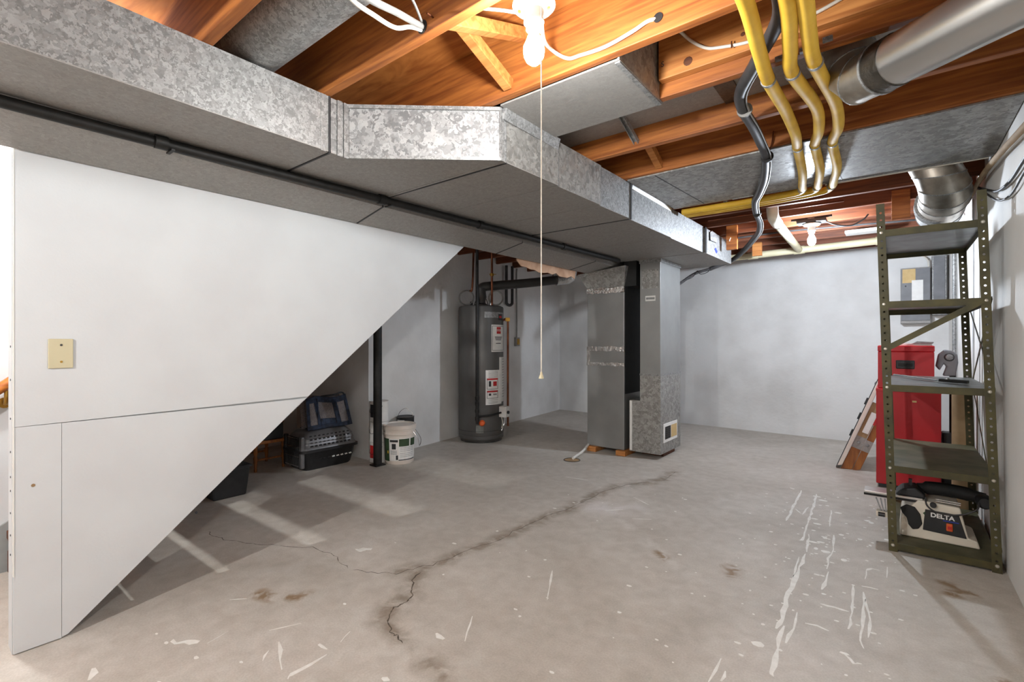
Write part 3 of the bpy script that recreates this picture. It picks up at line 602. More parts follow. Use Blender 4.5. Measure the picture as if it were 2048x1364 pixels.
MB().tube([wp(52,WR+.03,.28),wp(52,WR+.045,.22),wp(56,WR+.02,.15)],.005,8).build('burner_tube','white_cable',gvo)
# gas drop in front of the tank
MB().tube([wp(-9,WR+.03,2.12),wp(-9,WR+.03,.22)],.017,12,smooth=False).build('gas_drop','black_iron',wh,smooth=50)
for z in (.50,.44,.36,.28): MB().cyl(wp(-9,WR+.03,z-.018),wp(-9,WR+.03,z+.018),.023,n=12).build('gas_fitting','black_iron',wh,smooth=50)
MB().tube([wp(-9,WR+.03,.30),wp(20,WR+.025,.31),wp(48,WR+.04,.33)],.010,10).build('gas_branch','black_iron',wh,smooth=50)
MB().lathe(wp(2,WR+.0,.225),[(.0005,0),(.034,0),(.032,.02),(.02,.035),(.0005,.038)],16,axis=ex*0+ (wp(2,1,0)-wp(2,0,0))).build('valve_knob','orange_plastic',wh,smooth=40)
MB().cylpatch(c0,WR,wa(-13),wa(6),.115,.20).build('access_plate','shelf_top',wh)
# flue hood, risers and flexible loops
MB().lathe((WX,WY,1.52),[(.07,.0),(.075,.015),(.05,.03),(.05,.05),(.055,.08),(.062,.10),(.055,.14),(.052,.20),(.0005,.20)],20).build('draft_hood','heater_dark',wh,smooth=40)
for a in range(0,360,90): MB().tube([Vector((WX,WY,1.52))+Vector((.09*math.cos(R(a+20)),.09*math.sin(R(a+20)),0)),Vector((WX,WY,1.60))+Vector((.06*math.cos(R(a+20)),.06*math.sin(R(a+20)),0))],.004,6,smooth=False).build('hood_leg','heater_dark',wh)
vd=(wp(90,1,0)-wp(90,0,0)); tc=(wp(0,1,0)-wp(0,0,0))
MB().tube([wp(0,.09,1.52)+vd*.12,wp(0,.09,1.60)+vd*.12,wp(0,.09,2.12)+vd*.12],.013,10,smooth=False).build('water_pipe','copper',wh,smooth=50)
MB().cyl(wp(0,.09,1.85)+vd*.12,wp(0,.09,1.88)+vd*.12,.022,n=12).build('shutoff_valve','brass',wh)
MB().bar(wp(0,.09,1.87)+vd*.09,wp(0,.09,1.87)+vd*.17,.012,.006).build('valve_lever','brass',wh)
for s in (-1,1):
    ctr=wp(0,.08,1.605)+vd*(.165*s)
    MB().ring(ctr,.080,.009,axis=tc+vd*.15*s,n=26,m=8).build('flex_loop','grey_cable',wh,smooth=50)
    MB().cyl(wp(0,.08,1.50)+vd*.11*s,wp(0,.08,1.56)+vd*.11*s,.016,n=12).build('nipple','chrome' if s>0 else 'black_iron',wh,smooth=50)
MB().tube([wp(0,.08,1.68)+vd*-.13,wp(0,.10,1.72)+vd*-.10,wp(0,.1,2.12)+vd*-.085],.012,8).build('water_pipe','copper',wh,smooth=50)
# relief pipe down the right side
MB().tube([wp(82,WR-.01,1.35),wp(84,WR+.02,1.37),wp(86,WR+.045,1.36),wp(86,WR+.05,1.30),wp(86,WR+.05,.72),wp(86,WR+.05,.15)],.0125,10,k=4).build('relief_pipe','copper',wh,smooth=50)
MB().bar(wp(84,WR+.02,1.365),wp(86,WR+.07,1.365),.03,.04).build('relief_valve','brass',wh)
fp = thing('flue_pipe','dark sheet metal flue pipe rising from the water heater to a foil elbow','pipe',(WX,WY,1.7))
MB().tube([(WX,WY,1.66),(WX+.0,WY+.01,1.73),(WX+.09,WY+.12,1.755),(-3.4,4.58,1.80),(-3.16,4.98,1.865)],.052,18,k=5).build('pipe','heater_dark',fp,smooth=50)
MB().tube([(-3.20,4.90,1.865),(-3.12,5.02,1.885),(-3.10,5.05,1.91),(-3.09,5.07,2.0),(-3.09,5.08,2.1)],.078,16,k=5).build('foil_elbow','foil',fp,smooth=30)
# things on the left wall behind
def lwx(y): return -3.88-(y-2.74)*.43/4.01
ut=thing('insulated_tube','black insulated tube hanging in a U beside the water heater','pipe',(lwx(5.1),5.1,1.6))
x=lwx(5.1)+.05
MB().tube([(x,5.05,2.13),(x,5.05,1.68),(x,5.06,1.62),(x+.01,5.10,1.60),(x+.02,5.14,1.62),(x+.02,5.15,1.68),(x+.02,5.15,2.13)],.020,10,k=6).build('tube','black_rubber',ut,smooth=50)
ob=thing('outlet_box','small metal outlet box at the end of a wall conduit beside the heater','outlet',(lwx(5.35)+.02,5.35,1.05))
x=lwx(5.35)
MB().box(x-.002,x+.045,5.31,5.39,1.05,1.17).build('box','galv_dull',ob,bevel=.004)
MB().box(x+.045,x+.05,5.325,5.375,1.07,1.15).build('cover','brass',ob)
MB().tube([(x+.02,5.35,1.17),(x+.02,5.35,1.6),(x+.015,5.35,2.0),(x+.03,5.34,2.13)],.009,8).build('conduit','grey_cable',ob,smooth=50)
ti=MB(); rd=random.Random(5); top=[];bot=[]
for i in range(15):
    y=3.20+i*.066; top.append((-2.462,y,1.84)); bot.append((-2.475-.01*rd.random(),y,1.725+.03*rd.random()+(.05 if i<1 else 0)))
for i in range(14): ti.add([top[i],top[i+1],bot[i+1],bot[i]],[(0,1,2,3)])
tag(ti.build('torn_insulation','paper_insulation',org=(-2.47,3.9,1.8),solid=.012),'torn tan insulation hanging from the duct above the flue pipe','insulation')
# post
ps=thing('support_post','black steel pipe column between the pet carrier and white bucket','column',(-3.66,2.68,0))
MB().cyl((-3.66,2.68,.012),(-3.66,2.68,2.115),.038,n=24).build('shaft','black_iron',ps,smooth=50)
MB().box(-3.71,-3.61,2.63,2.73,0,.012).build('base_plate','black_iron',ps)
MB().box(-3.74,-3.58,2.60,2.76,2.115,2.13).build('cap_plate','black_iron',ps)

# ================================================================= CABLES AND PIPES OVERHEAD
YL=[[(-.30,.55,2.10),(-.335,1.2,2.095),(-.338,1.509,2.10),(-.36,1.8,2.098),(-.373,2.026,2.10),(-.36,2.3,2.085),(-.365,2.6,2.085),(-.388,2.824,2.10),(-.415,3.2,2.085),(-.455,3.5,2.09),(-.47,3.62,2.10),(-.53,3.70,2.105),(-.8,3.725,2.105),(-1.28,3.73,2.108)],
[(-.2,.55,2.10),(-.23,1.2,2.095),(-.243,1.585,2.10),(-.275,1.85,2.095),(-.294,2.024,2.10),(-.255,2.35,2.085),(-.275,2.62,2.085),(-.314,2.842,2.10),(-.33,3.2,2.085),(-.37,3.5,2.09),(-.39,3.63,2.10),(-.46,3.73,2.105),(-.8,3.775,2.105),(-1.28,3.78,2.108)],
[(-.15,.55,2.10),(-.185,1.2,2.095),(-.203,1.616,2.10),(-.215,1.8,2.095),(-.221,2.0,2.10),(-.19,2.35,2.085),(-.20,2.62,2.085),(-.242,2.86,2.10),(-.25,3.2,2.085),(-.29,3.5,2.09),(-.315,3.66,2.10),(-.40,3.77,2.102),(-.8,3.825,2.105),(-1.28,3.83,2.108)]]
ylab=['leftmost of the three thick yellow tubes clipped under the joists','middle one of the three thick yellow tubes clipped under the joists','rightmost of the three thick yellow tubes clipped under the joists']
for q,lab in zip(YL,ylab):
    q=[(p[0]*.958,p[1]*.958,2.058) if i<5 else p for i,p in enumerate(q)]
    t=thing('gas_tube',lab,'tube',(q[4][0],q[4][1],2.08),'yellow tubes under the joists')
    MB().tube(q,.0225,14,k=7).build('tube','yellow_jacket',t,smooth=60)
    for i in (4,7,10):
        a=Vector(q[i]); d=(Vector(q[i+1])-Vector(q[i-1])).normalized()
        c=MB().tube([a-d*.007,a+d*.007],.0255,16,smooth=False).build('clamp','galv_fine',t,smooth=50)
        MB().box(a.x+.022,a.x+.05,a.y-.008,a.y+.008,2.117,2.1215 if i==7 else 2.13).build('clamp_tab','galv_fine',c)
BL=[(-.20,.9,2.105),(-.25,1.4,2.105),(-.271,1.644,2.105),(-.375,1.86,2.105),(-.478,2.06,2.102),(-.505,2.22,2.10),(-.507,2.4,2.098),(-.517,2.605,2.098),(-.535,2.84,2.095),(-.61,3.2,2.092),(-.70,3.5,2.092),(-.764,3.692,2.092),(-.82,4.0,2.085),(-.855,4.3,2.08),(-.92,4.6,2.07),(-1.03,4.9,2.06),(-1.20,5.3,2.04),(-1.40,5.6,1.99),(-1.62,5.6,1.92)]
bk=thing('line_set','thick black insulated line winding under the joists beside the yellow tubes','cable',(-.5,2.8,2.06))
MB().tube(BL,.0225,14,k=6).build('tube','black_rubber',bk,smooth=60)
MB().tube([(p[0]+.024,p[1]-.004,p[2]-.014) for p in BL[3:]],.004,8,k=6).build('bare_line','grey_cable',bk,smooth=50)
for i in (5,8,12): 
    a=Vector(BL[i]); d=(Vector(BL[i+1])-Vector(BL[i-1])).normalized(); MB().tube([a-d*.005+Vector((.006,0,-.004)),a+d*.005+Vector((.006,0,-.004))],.0305,16,smooth=False).build('tie','black_iron' if i!=5 else 'grey_cable',bk,smooth=50)
MB().tube([(-.527,2.84,2.10),(-.50,2.80,2.14),(-.49,2.79,2.2)],.004,6).build('hanger_wire','copper',bk)
def wire(lab,pts,r,mat='white_cable',flat=1,name='cable',k=6,n=8):
    return tag(MB().tube(pts,r,n,k=k).build(name,mat,org=pts[len(pts)//2],smooth=60),lab,'cable')
wire('white cable reaching the porcelain lamp holder from the left joist',[(-1.10,1.11,2.19),(-1.03,1.125,2.165),(-.965,1.16,2.15),(-.90,1.20,2.135),(-.86,1.18,2.12)],.0055)
wr1=wire('white cable from the lamp holder into a hole in the joist',[(-.83,1.19,2.12),(-.93,1.35,2.14),(-.99,1.50,2.19),(-.95,1.535,2.165),(-.898,1.54,2.16),(-.80,1.542,2.155),(-.70,1.542,2.168),(-.645,1.545,2.183),(-.614,1.56,2.187)],.0065)
MB().lathe((-.612,1.5525,2.185),[(.0005,0),(.016,0),(.016,.003),(.0005,.003)],16,axis=(0,-1,0)).build('drill_hole','black_matte',ceil)
wr2=wire('white cable stapled along the double joist behind the yellow tubes',[(-.70,1.80,2.36),(-.668,1.915,2.345),(-.623,1.92,2.29),(-.57,1.922,2.245),(-.52,1.922,2.228),(-.416,1.922,2.210),(-.30,1.922,2.215),(-.199,1.922,2.23),(-.10,1.92,2.255),(.1,1.9,2.30)],.006)
MB().bar((-.475,1.914,2.23),(-.475,1.914,2.206),.004,.004,(0,1,0)).build('staple','copper',wr2)
text('pencil_mark','S',.03,'label_dark',(-.742,1.9282,2.245),(1,0,0),(0,0,1),ceil,.0004)
for (x,z,w_) in ((-.64,2.222,.018),(-.44,2.25,.008),(-.405,2.208,.009)): MB().lathe((x,1.9285,z),[(.0005,0),(w_,0),(w_*.8,.0012),(.0005,.0012)],10,axis=(0,-1,0)).build('wood_knot','dark_wood',ceil)
wire('white cable of the bundle entering the joist at the upper left',[(-.95,.45,1.975),(-1.09,.70,2.0),(-1.13,.82,2.02),(-1.17,.92,2.055),(-1.20,1.0,2.11),(-1.225,1.07,2.145)],.0065)
wire('grey metal conduit entering the joist at the upper left',[(-.90,.45,1.90),(-1.03,.70,1.975),(-1.13,.90,2.07),(-1.222,1.072,2.155)],.010,'grey_cable')
wire('thin grey cable looping over the conduit at the upper left',[(-.85,.50,1.98),(-1.0,.72,2.05),(-1.08,.86,2.12),(-1.15,.97,2.155),(-1.222,1.072,2.165)],.0045,'grey_cable')
MB().lathe((-1.222,1.0715,2.155),[(.0005,0),(.022,0),(.022,.002),(.0005,.002)],16,axis=(0,-1,0)).build('drill_hole','black_matte',ceil)
MB().tube([(-1.17,1.072,2.165),(-1.165,1.04,2.16)],.003,6,smooth=False).build('nail','copper',ceil)
# drain pipes
dr=thing('drain_pipe','cream plastic drain pipe hung below the joists along the back wall','pipe',(-.8,5.945,2.05))
def dz(x): return 2.075+(x+1.45)*.0192
MB().tube([(-2.6,5.945,dz(-2.6)),(.40,5.945,dz(.4))],.036,20,smooth=False).build('pipe','pvc',dr,smooth=50)
for x in (-1.25,-.80,-.10): MB().cyl((x-.05,5.945,dz(x-.05)),(x+.05,5.945,dz(x+.05)),.042,n=20).build('coupling','pvc',dr,smooth=50)
MB().tube([(-.80,5.92,2.088),(-.775,5.1,2.084),(-.752,4.36,2.08)],.035,20,smooth=False).build('branch','pvc',dr,smooth=50)
MB().tube([(-.756,4.46,2.081),(-.751,4.34,2.081),(-.749,4.245,2.095),(-.748,4.21,2.16),(-.748,4.21,2.36)],.042,18,k=5).build('branch_elbow','cream_plastic',dr,smooth=50)
MB().cyl((-.7565,4.50,2.081),(-.7562,4.49,2.081),.0405,n=20).build('coupling_ring','black_rubber',dr)
tag(MB().box(-.36,-.10,5.36,5.50,2.10,2.128).build('ceiling_register','pvc_white',org=(-.23,5.43,2.1),bevel=.004),'small white flat box under the joists behind the rack','vent')
wire('black cable drooping between joists right of the back bulb',[(-.44,4.72,2.10),(-.38,4.75,2.07),(-.28,4.80,2.06),(-.20,4.82,2.10),(-.17,4.84,2.14)],.006,'black_rubber')
wire('black cable running past the back bulb toward the rack',[(-1.25,5.1,2.13),(-.8,5.15,2.145),(-.4,5.12,2.125),(.1,5.1,2.10),(.4,5.1,2.09)],.009,'black_rubber')
tag(MB().tube([(.40,-1.2,1.86),(.398,1.2,1.87),(.395,2.2,1.90),(.39,2.62,1.935),(.388,3.37,2.02),(.39,3.93,2.065),(.392,4.6,2.08)],.0135,10,k=4).build('conduit','card',org=(.39,3,1.95),smooth=50),'tan conduit climbing along the top of the right wall','conduit')
for i,(lab,dz) in enumerate((('upper black cable sagging below the tan conduit on the right wall',0),('lower thin black cable sagging on the right wall',-.05))):
    wire(lab,[(.414,-1.2,1.80+dz),(.414,1.0,1.82+dz),(.412,2.3,1.84+dz),(.41,2.75,1.855+dz),(.41,3.1,1.845+dz*1.3),(.41,3.45,1.88+dz),(.408,3.8,1.97+dz*.5),(.40,4.2,2.09)],.007-.002*i,'black_rubber')
wire('black line curving from the duct end down behind the furnace',[(-1.62,5.6,1.92),(-1.72,5.42,1.86),(-1.80,5.25,1.76),(-1.84,5.12,1.68)],.016,'black_rubber')
wire('thin black wire hanging in loops under the duct end',[(-1.50,5.25,1.895),(-1.55,5.30,1.85),(-1.62,5.28,1.83),(-1.66,5.3,1.87),(-1.72,5.3,1.80),(-1.84,5.15,1.74)],.004,'black_rubber')

# ================================================================= THINGS BY THE POST AND UNDER THE STAIRS
bx,by=-3.62,2.895
bu=thing('bucket','white five gallon bucket with printed label beside the black post','bucket',(bx,by,0))
MB().lathe((bx,by,0),[(.0005,0),(.125,0),(.13,.006),(.1405,.27),(.1405,.272)],40).build('body','bucket_plastic',bu,smooth=40)
MB().lathe((bx,by,0),[(.14,.265),(.150,.268),(.150,.278),(.144,.282),(.144,.300),(.150,.303),(.150,.312),(.145,.316)],40).build('rim','bucket_plastic',bu,smooth=30)
MB().lathe((bx,by,0),[(.0005,.345),(.10,.347),(.125,.342),(.13,.352),(.148,.352),(.153,.346),(.153,.318),(.149,.312),(.14,.312),(.0005,.312)],40).build('lid','bucket_plastic',bu,smooth=30)
MB().tube([(bx+.148,by+.03,.30),(bx+.19,by+.06,.22),(bx+.16,by+.10,.15),(bx+.10,by+.17,.20),(bx+.03,by+.148,.30)],.003,6).build('handle','chrome',bu)
FB=math.degrees(math.atan2(-by,-bx))
def bp(name,p0,p1,z0,z1,mat,par,e=0):
    m=MB(); n=10; rings=[]
    for j in range(n+1):
        a=R(FB+p0+(p1-p0)*j/n); ev=Vector((math.cos(a),math.sin(a),0)); 
        def rr(z): return .13+.0105*(z-.006)/.264
        rings.append([Vector((bx,by,0))+ev*(rr(z0)-.002)+Vector((0,0,z0)),Vector((bx,by,0))+ev*(rr(z0)+.001+e)+Vector((0,0,z0)),Vector((bx,by,0))+ev*(rr(z1)+.001+e)+Vector((0,0,z1)),Vector((bx,by,0))+ev*(rr(z1)-.002)+Vector((0,0,z1))])
    m.loft(rings); return m.build(name,mat,par)
lab=bp('label',-75,75,.035,.235,'label_white',bu)
bp('label_band',-80,-42,.03,.235,'label_green',lab,.0006); bp('label_block',-2,38,.165,.232,'label_green',lab,.0006); bp('label_block',44,72,.165,.232,'label_green',lab,.0008)
bp('label_stripe',-4,72,.038,.046,'label_dark',lab,.0006); bp('label_panel',-38,-6,.205,.225,'label_dark',lab,.0006); bp('pictogram',-30,-14,.14,.19,'label_dark',lab,.0006)
for z in (.125,.115,.105,.095): bp('print_line',-36,-10,z,z+.004,'label_grey',lab,.0006)
for z in (.15,.135,.12,.10,.085,.07): bp('print_line',2,60,z,z+.003,'label_grey',lab,.0006)
bp('barcode',-14,-6,.045,.085,'label_dark',lab,.0006); bp('label_dot',-52,-46,.10,.125,'yellow_jacket',lab,.0008)
def paint_can(x,y,z,label,body='label_white',band='label_dark',r=.083,hh=.187,bail=False):
    t=thing('paint_can',label,'paint can',(x,y,z),'paint cans by the post')
    MB().lathe((x,y,z),[(.0005,0),(r,0),(r+.002,.004),(r,.008),(r,hh-.012),(r+.003,hh-.006),(r+.002,hh),(r-.006,hh),(r-.008,hh-.006),(.0005,hh-.006)],30).build('body',body,t,smooth=30)
    MB().ring((x,y,z+hh-.003),r,.003,n=30,m=6).build('rim','chrome',t)
    FC=math.degrees(math.atan2(-y,-x)); MB().cylpatch((x,y,z),r,FC-70,FC-8,.04,hh-.03).build('label',band,t)
    if bail: MB().tube([(x-.06,y-.055,z+hh-.02),(x-.04,y-.04,z+hh+.04),(x,y,z+hh+.075),(x+.04,y+.04,z+hh+.04),(x+.06,y+.055,z+hh-.02)],.0025,6).build('bail','chrome',t)
    else: MB().tube([(x+.085*math.cos(a),y+.085*math.sin(a),z+hh-.04-.07*math.sin((a-3.4)/2.6*math.pi)) for a in [3.4+.26*i for i in range(11)]],.002,6).build('bail','black_iron',t)
    return t
cx,cy=-3.79,2.79
paint_can(cx,cy,0,'bottom paint can of the stack of three behind the black post',band='label_red')
paint_can(cx,cy,.188,'middle paint can of the stack of three behind the black post',band='label_white')
paint_can(cx+.005,cy,.376,'top paint can of the stack of three behind the black post',band='label_dark')
paint_can(-3.82,3.13,0,'lower paint can hidden behind the white bucket')
paint_can(-3.82,3.13,.188,'dark paint can with raised wire bail behind the white bucket','black_plastic','label_white',bail=True)
# pet carrier: built around its own centre, long side along y
pc=thing('pet_carrier','grey and black plastic pet carrier with wire door under the stairs','pet carrier',(-4.10,2.40,0))
px0,px1,py0,py1=-4.275,-3.925,2.12,2.66
def cring(z,inx,iny,r=.05,n=5):
    x0,x1,y0,y1=px0+inx,px1-inx,py0+iny,py1-iny; o=[]
    for cx_,cy_,a0 in ((x1-r,y1-r,0),(x0+r,y1-r,90),(x0+r,y0+r,180),(x1-r,y0+r,270)):
        for j in range(n): a=R(a0+90*j/(n-1)); o.append(Vector((cx_+r*math.cos(a),cy_+r*math.sin(a),z)))
    return o
MB().loft([cring(.0,.045,.05),cring(.015,.035,.04),cring(.15,.012,.012),cring(.165,.0,.0)]).build('lower_shell','black_plastic',pc,smooth=40)
MB().loft([cring(.160,-.008,-.012),cring(.182,-.008,-.012)]).build('rim','black_plastic',pc,smooth=40)
up=MB().loft([cring(.182,.004,.004),cring(.20,.010,.010),cring(.205,.016,.014),cring(.235,.022,.022),cring(.24,.018,.018),cring(.27,.028,.03),cring(.275,.024,.026),cring(.305,.042,.045),cring(.335,.07,.075),cring(.345,.10,.11)]).build('upper_shell','silver_plastic',pc,smooth=40)
for r_ in range(4):
    for c_ in range(10):
        y=2.21+c_*.04; z=.212+r_*.027; ins=.011+.018*(z-.2)/.07
        MB().prism([(y-.011,z-.006),(y+.011,z-.006),(y+.007,z+.006),(y-.011,z+.004)],'x',px1-ins-.006,px1-ins+.0025+.004*(1 if r_ in(0,2) else 0)).build('vent_hole','black_matte',up)
ls=[o for o in pc.children if o.name.startswith('lower_shell')][0]
for c_ in range(8):
    MB().prism([(2.28+c_*.042,.085),(2.305+c_*.042,.087),(2.30+c_*.042,.098),(2.277+c_*.042,.095)],'x',px1-.027,px1-.018).build('vent_slot','label_white' if c_>2 else 'black_matte',ls)
dg=MB()
dr_=MB().box(px0+.06,px1-.06,py0+.004,py0+.012,.04,.29).build('door_recess','black_matte',pc)
for i in range(9): MB().cyl((px0+.07+i*.026,py0-.002,.04),(px0+.07+i*.026,py0+.006,.29),.0025,n=6).build('door_bar','chrome',dr_)
for z in (.05,.13,.21,.285): MB().cyl((px0+.06,py0-.004,z),(px1-.06,py0-.004,z),.0025,n=6).build('door_bar','chrome',dr_)
MB().box(px0+.02,px0+.06,py0-.004,py0+.03,.03,.30).build('door_post','black_plastic',pc,bevel=.01); MB().box(px1-.06,px1-.02,py0-.004,py0+.03,.03,.30).build('door_post','silver_plastic',pc,bevel=.01)
MB().tube([(-4.1,2.30,.345),(-4.1,2.32,.372),(-4.1,2.48,.372),(-4.1,2.50,.345)],.010,8,k=3).build('carry_handle','black_plastic',pc)
# blue mesh tote standing on the carrier
bgx=-4.03
tb=thing('tote_bag','blue mesh tote bag standing on the pet carrier','bag',(bgx,2.42,.346))
by0,by1,bz0,bz1=2.19,2.63,.346,.615
def brd(y,z): # slightly slumped sheet
    t=(z-bz0)/(bz1-bz0); return Vector((bgx+.05-.09*t+.012*math.sin(y*23),y+ (.03*t if y<2.3 else -.015*t),z+.012*math.sin(y*17)*t))
def sheet(name,y0,y1,z0,z1,mat,off=0,th=.006,nx=8,nz=6,par=tb):
    m=MB(); vs=[brd(y0+(y1-y0)*i/nx,z0+(z1-z0)*j/nz)+Vector((off,0,0)) for j in range(nz+1) for i in range(nx+1)]
    m.add(vs,[(j*(nx+1)+i,j*(nx+1)+i+1,(j+1)*(nx+1)+i+1,(j+1)*(nx+1)+i) for j in range(nz) for i in range(nx)]); return m.build(name,mat,par,smooth=60,solid=th)
sheet('mesh_panel',by0,by1,bz0+.01,bz1-.01,'mesh_fabric'); sheet('back_panel',by0,by1,bz0,bz1,'mesh_fabric',-.10)
sheet('bottom_hem',by0,by1,bz0,bz0+.035,'blue_fabric',.004,.014); sheet('top_hem',by0+.01,by1,bz1-.05,bz1,'blue_fabric',.004,.014)
sheet('strap_band',2.285,2.325,bz0+.02,bz1-.02,'blue_fabric',.008,.01); sheet('strap_band',2.475,2.515,bz0+.02,bz1-.02,'blue_fabric',.008,.01)
sheet('side_hem',by1-.03,by1,bz0,bz1,'blue_fabric',.006,.014); sheet('side_hem',by0,by0+.025,bz0,bz1,'blue_fabric',.006,.014)
sheet('pocket',2.33,2.47,bz0+.03,bz0+.08,'blue_fabric',.012,.01)
MB().tube([brd(by1,bz0+.01)+Vector((-.01,.005,0)),brd(by1,bz0+.15)+Vector((-.02,.008,0)),brd(by1-.01,bz1)+Vector((-.02,.005,.008)),brd(2.52,bz1)+Vector((-.02,0,.02)),brd(2.40,bz1)+Vector((-.02,0,.0))],.008,8).build('piping','label_dark',tb)
MB().box(bgx-.13,bgx+.03,by0+.03,by1-.03,.3465,.352).build('base_panel','blue_fabric',tb)
# low wooden stool with a dark box and a pink box
sx,sy=-4.30,1.93
so=thing('stool','low wooden stool with turned legs under the stairs','stool',(sx,sy,0))
for (ax,ay) in ((.02,-.04),(.02,.20),(-.30,-.04),(-.30,.20)):
    MB().lathe((sx+ax,sy+ay,0),[(.010,0),(.013,.02),(.010,.03),(.015,.08),(.017,.12),(.011,.135),(.016,.15),(.016,.235)],12).build('leg','stained_wood',so,smooth=40)
MB().box(sx-.34,sx+.06,sy-.08,sy+.22,.235,.262).build('seat','stained_wood',so,bevel=.006)
MB().bar((sx+.02,sy-.04,.10),(sx+.02,sy+.20,.10),.014,.014).build('stretcher','stained_wood',so); MB().bar((sx-.30,sy-.04,.10),(sx-.30,sy+.20,.10),.014,.014).build('stretcher','stained_wood',so)
db=thing('storage_box','dark box resting on the low wooden stool','box',(sx-.12,sy+.07,.262))
MB().box(sx-.30,sx+.05,sy-.05,sy+.185,.2625,.40).build('body','black_plastic',db,bevel=.006); MB().box(sx-.305,sx+.055,sy-.055,sy+.19,.40,.415).build('lid','dark_wood',db,bevel=.004)
tag(MB().box(sx-.10,sx+.0,sy+.06,sy+.17,.4155,.50).build('small_box','pink',org=(sx-.05,sy+.1,.4155),bevel=.004),'small pink box behind the blue tote bag','box')
bn=thing('plastic_bin','dark green plastic bin at the sloping partition edge','bin',(-3.92,1.47,0))
def bring(z,i): return [Vector((x,y,z)) for x,y in ((-3.70-i,1.60-i),(-4.10+i,1.60-i),(-4.10+i,1.34+i),(-3.70-i,1.34+i))]
MB().loft([bring(0,.02),bring(.21,0)]).build('body','black_plastic',bn,bevel=.012); MB().loft([bring(.205,-.008),bring(.22,-.008)]).build('rim','black_plastic',bn,bevel=.003)

# ================================================================= RACK AND CORNER
LEAN=-.030
def lean(v): return Vector((v.x+LEAN*v.z,v.y,v.z))
RX0,RX1,RY0,RY1,RH=-.025,.405,3.285,4.215,1.86
rk=thing('storage_rack','tall olive green perforated steel shelving rack by the right wall','shelf',(.19,3.75,0))
def perforated(axis,u0,u1,w,z1=RH,pitch=.0381,r=.0058):
    m=MB(); k=0; z=0
    cu=(u0+u1)/2
    def P(u,zz): return (u,w,zz) if axis=='x' else (w,u,zz)
    while z<z1-1e-6:
        zt=min(z+pitch,z1); cz=(z+zt)/2; hole=(zt-z)>pitch*.9
        outer=[(u1,cz),(u1,zt),(cu,zt),(u0,zt),(u0,cz),(u0,z),(cu,z),(u1,z)]
        if hole:
            inner=[(cu+r*math.cos(R(45*j)),cz+r*math.sin(R(45*j))) for j in range(8)]
            m.add([P(*p) for p in outer+inner],[(j,(j+1)%8,8+(j+1)%8,8+j) for j in range(8)])
        else: m.add([P(*p) for p in outer],[tuple(range(8))])
        z=zt
    return m
for (x,sxx) in ((RX0,1),(RX1,-1)):
    for (y,syy) in ((RY0,1),(RY1,-1)):
        m=perforated('x',min(x,x+sxx*.036),max(x,x+sxx*.036),y); m2=perforated('y',min(y,y+syy*.036),max(y,y+syy*.036),x); m.add(m2.v,m2.f)
        m.xf(lean).build('post','olive_paint',rk,solid=.0018)
def bolt(x,y,z,d=-1): 
    return MB().lathe((x,y,z),[(.0005,.004),(.006,.0035),(.009,0),(.0005,-.002)],10,axis=(0,d,0)).xf(lean)
for z,mt in ((1.715,'shelf_top'),(1.33,'shelf_top'),(.885,'shelf_top'),(.455,'shelf_rust'),(.045,'shelf_rust')):
    sh=MB().box(RX0+.004,RX1-.004,RY0+.004,RY1-.004,z-.002,z+.002).xf(lean).build('shelf',mt,rk)
    for (a,b) in (((RX0+.002,RY0+.0025),(RX1-.002,RY0+.0025)),((RX0+.002,RY1-.0025),(RX1-.002,RY1-.0025)),((RX0+.0025,RY0+.004),(RX0+.0025,RY1-.004)),((RX1-.0025,RY0+.004),(RX1-.0025,RY1-.004))):
        MB().bar((a[0],a[1],z-.015),(b[0],b[1],z-.015),.003,.034).xf(lean).build('lip','olive_paint',sh)
    for y,dd in ((RY0,1),(RY1,-1)): MB().box(RX0+.004,RX1-.004,min(y+dd*.004,y+dd*.016),max(y+dd*.004,y+dd*.016),z-.034,z-.031).xf(lean).build('return_flange','olive_paint',sh)
    for x in (RX0+.017,RX1-.017): bolt(x,RY0-.001,z-.012).build('bolt','steel_bolt',sh)
for y,yy in ((RY0-.003,RY0-.003),(RY1-.005,RY1-.005)):
    MB().bar((RX0+.015,y,1.075),(RX1-.02,y,1.322),.003,.028).xf(lean).build('diagonal_brace','olive_paint',rk)
bolt(RX0+.017,RY0-.004,1.078).build('bolt','steel_bolt',rk)
MB().bar((RX1+.003,RY0+.02,.88),(RX1+.003,RY1-.02,1.33),.003,.018).xf(lean).build('diagonal_brace','olive_paint',rk); MB().bar((RX1+.006,RY0+.02,1.33),(RX1+.006,RY1-.02,.88),.003,.018).xf(lean).build('diagonal_brace','olive_paint',rk)
MB().bar((RX1+.003,RY0+.02,.10),(RX1+.003,RY1-.02,.86),.003,.016).xf(lean).build('diagonal_brace','olive_paint',rk)
# tool on the shelf
tl=thing('hand_shears','long black handled shears lying on the middle shelf of the rack','tool',(.12,3.8,.888))
zl=.895+.003
MB().bar((-.005,3.93,zl+.008),(.20,3.62,zl),.014,.010).build('handle','chrome',tl,bevel=.003); MB().bar((.03,3.97,zl+.004),(.20,3.63,zl),.014,.008).build('handle','black_plastic',tl,bevel=.003)
MB().prism([(.19,3.60),(.24,3.54),(.30,3.50),(.31,3.53),(.26,3.60),(.205,3.645)],'z',zl-.004,zl+.012).build('blade','black_iron',tl,bevel=.002)
MB().cyl((.225,3.58,zl+.01),(.225,3.58,zl+.018),.011,n=12).build('pivot','chrome',tl)
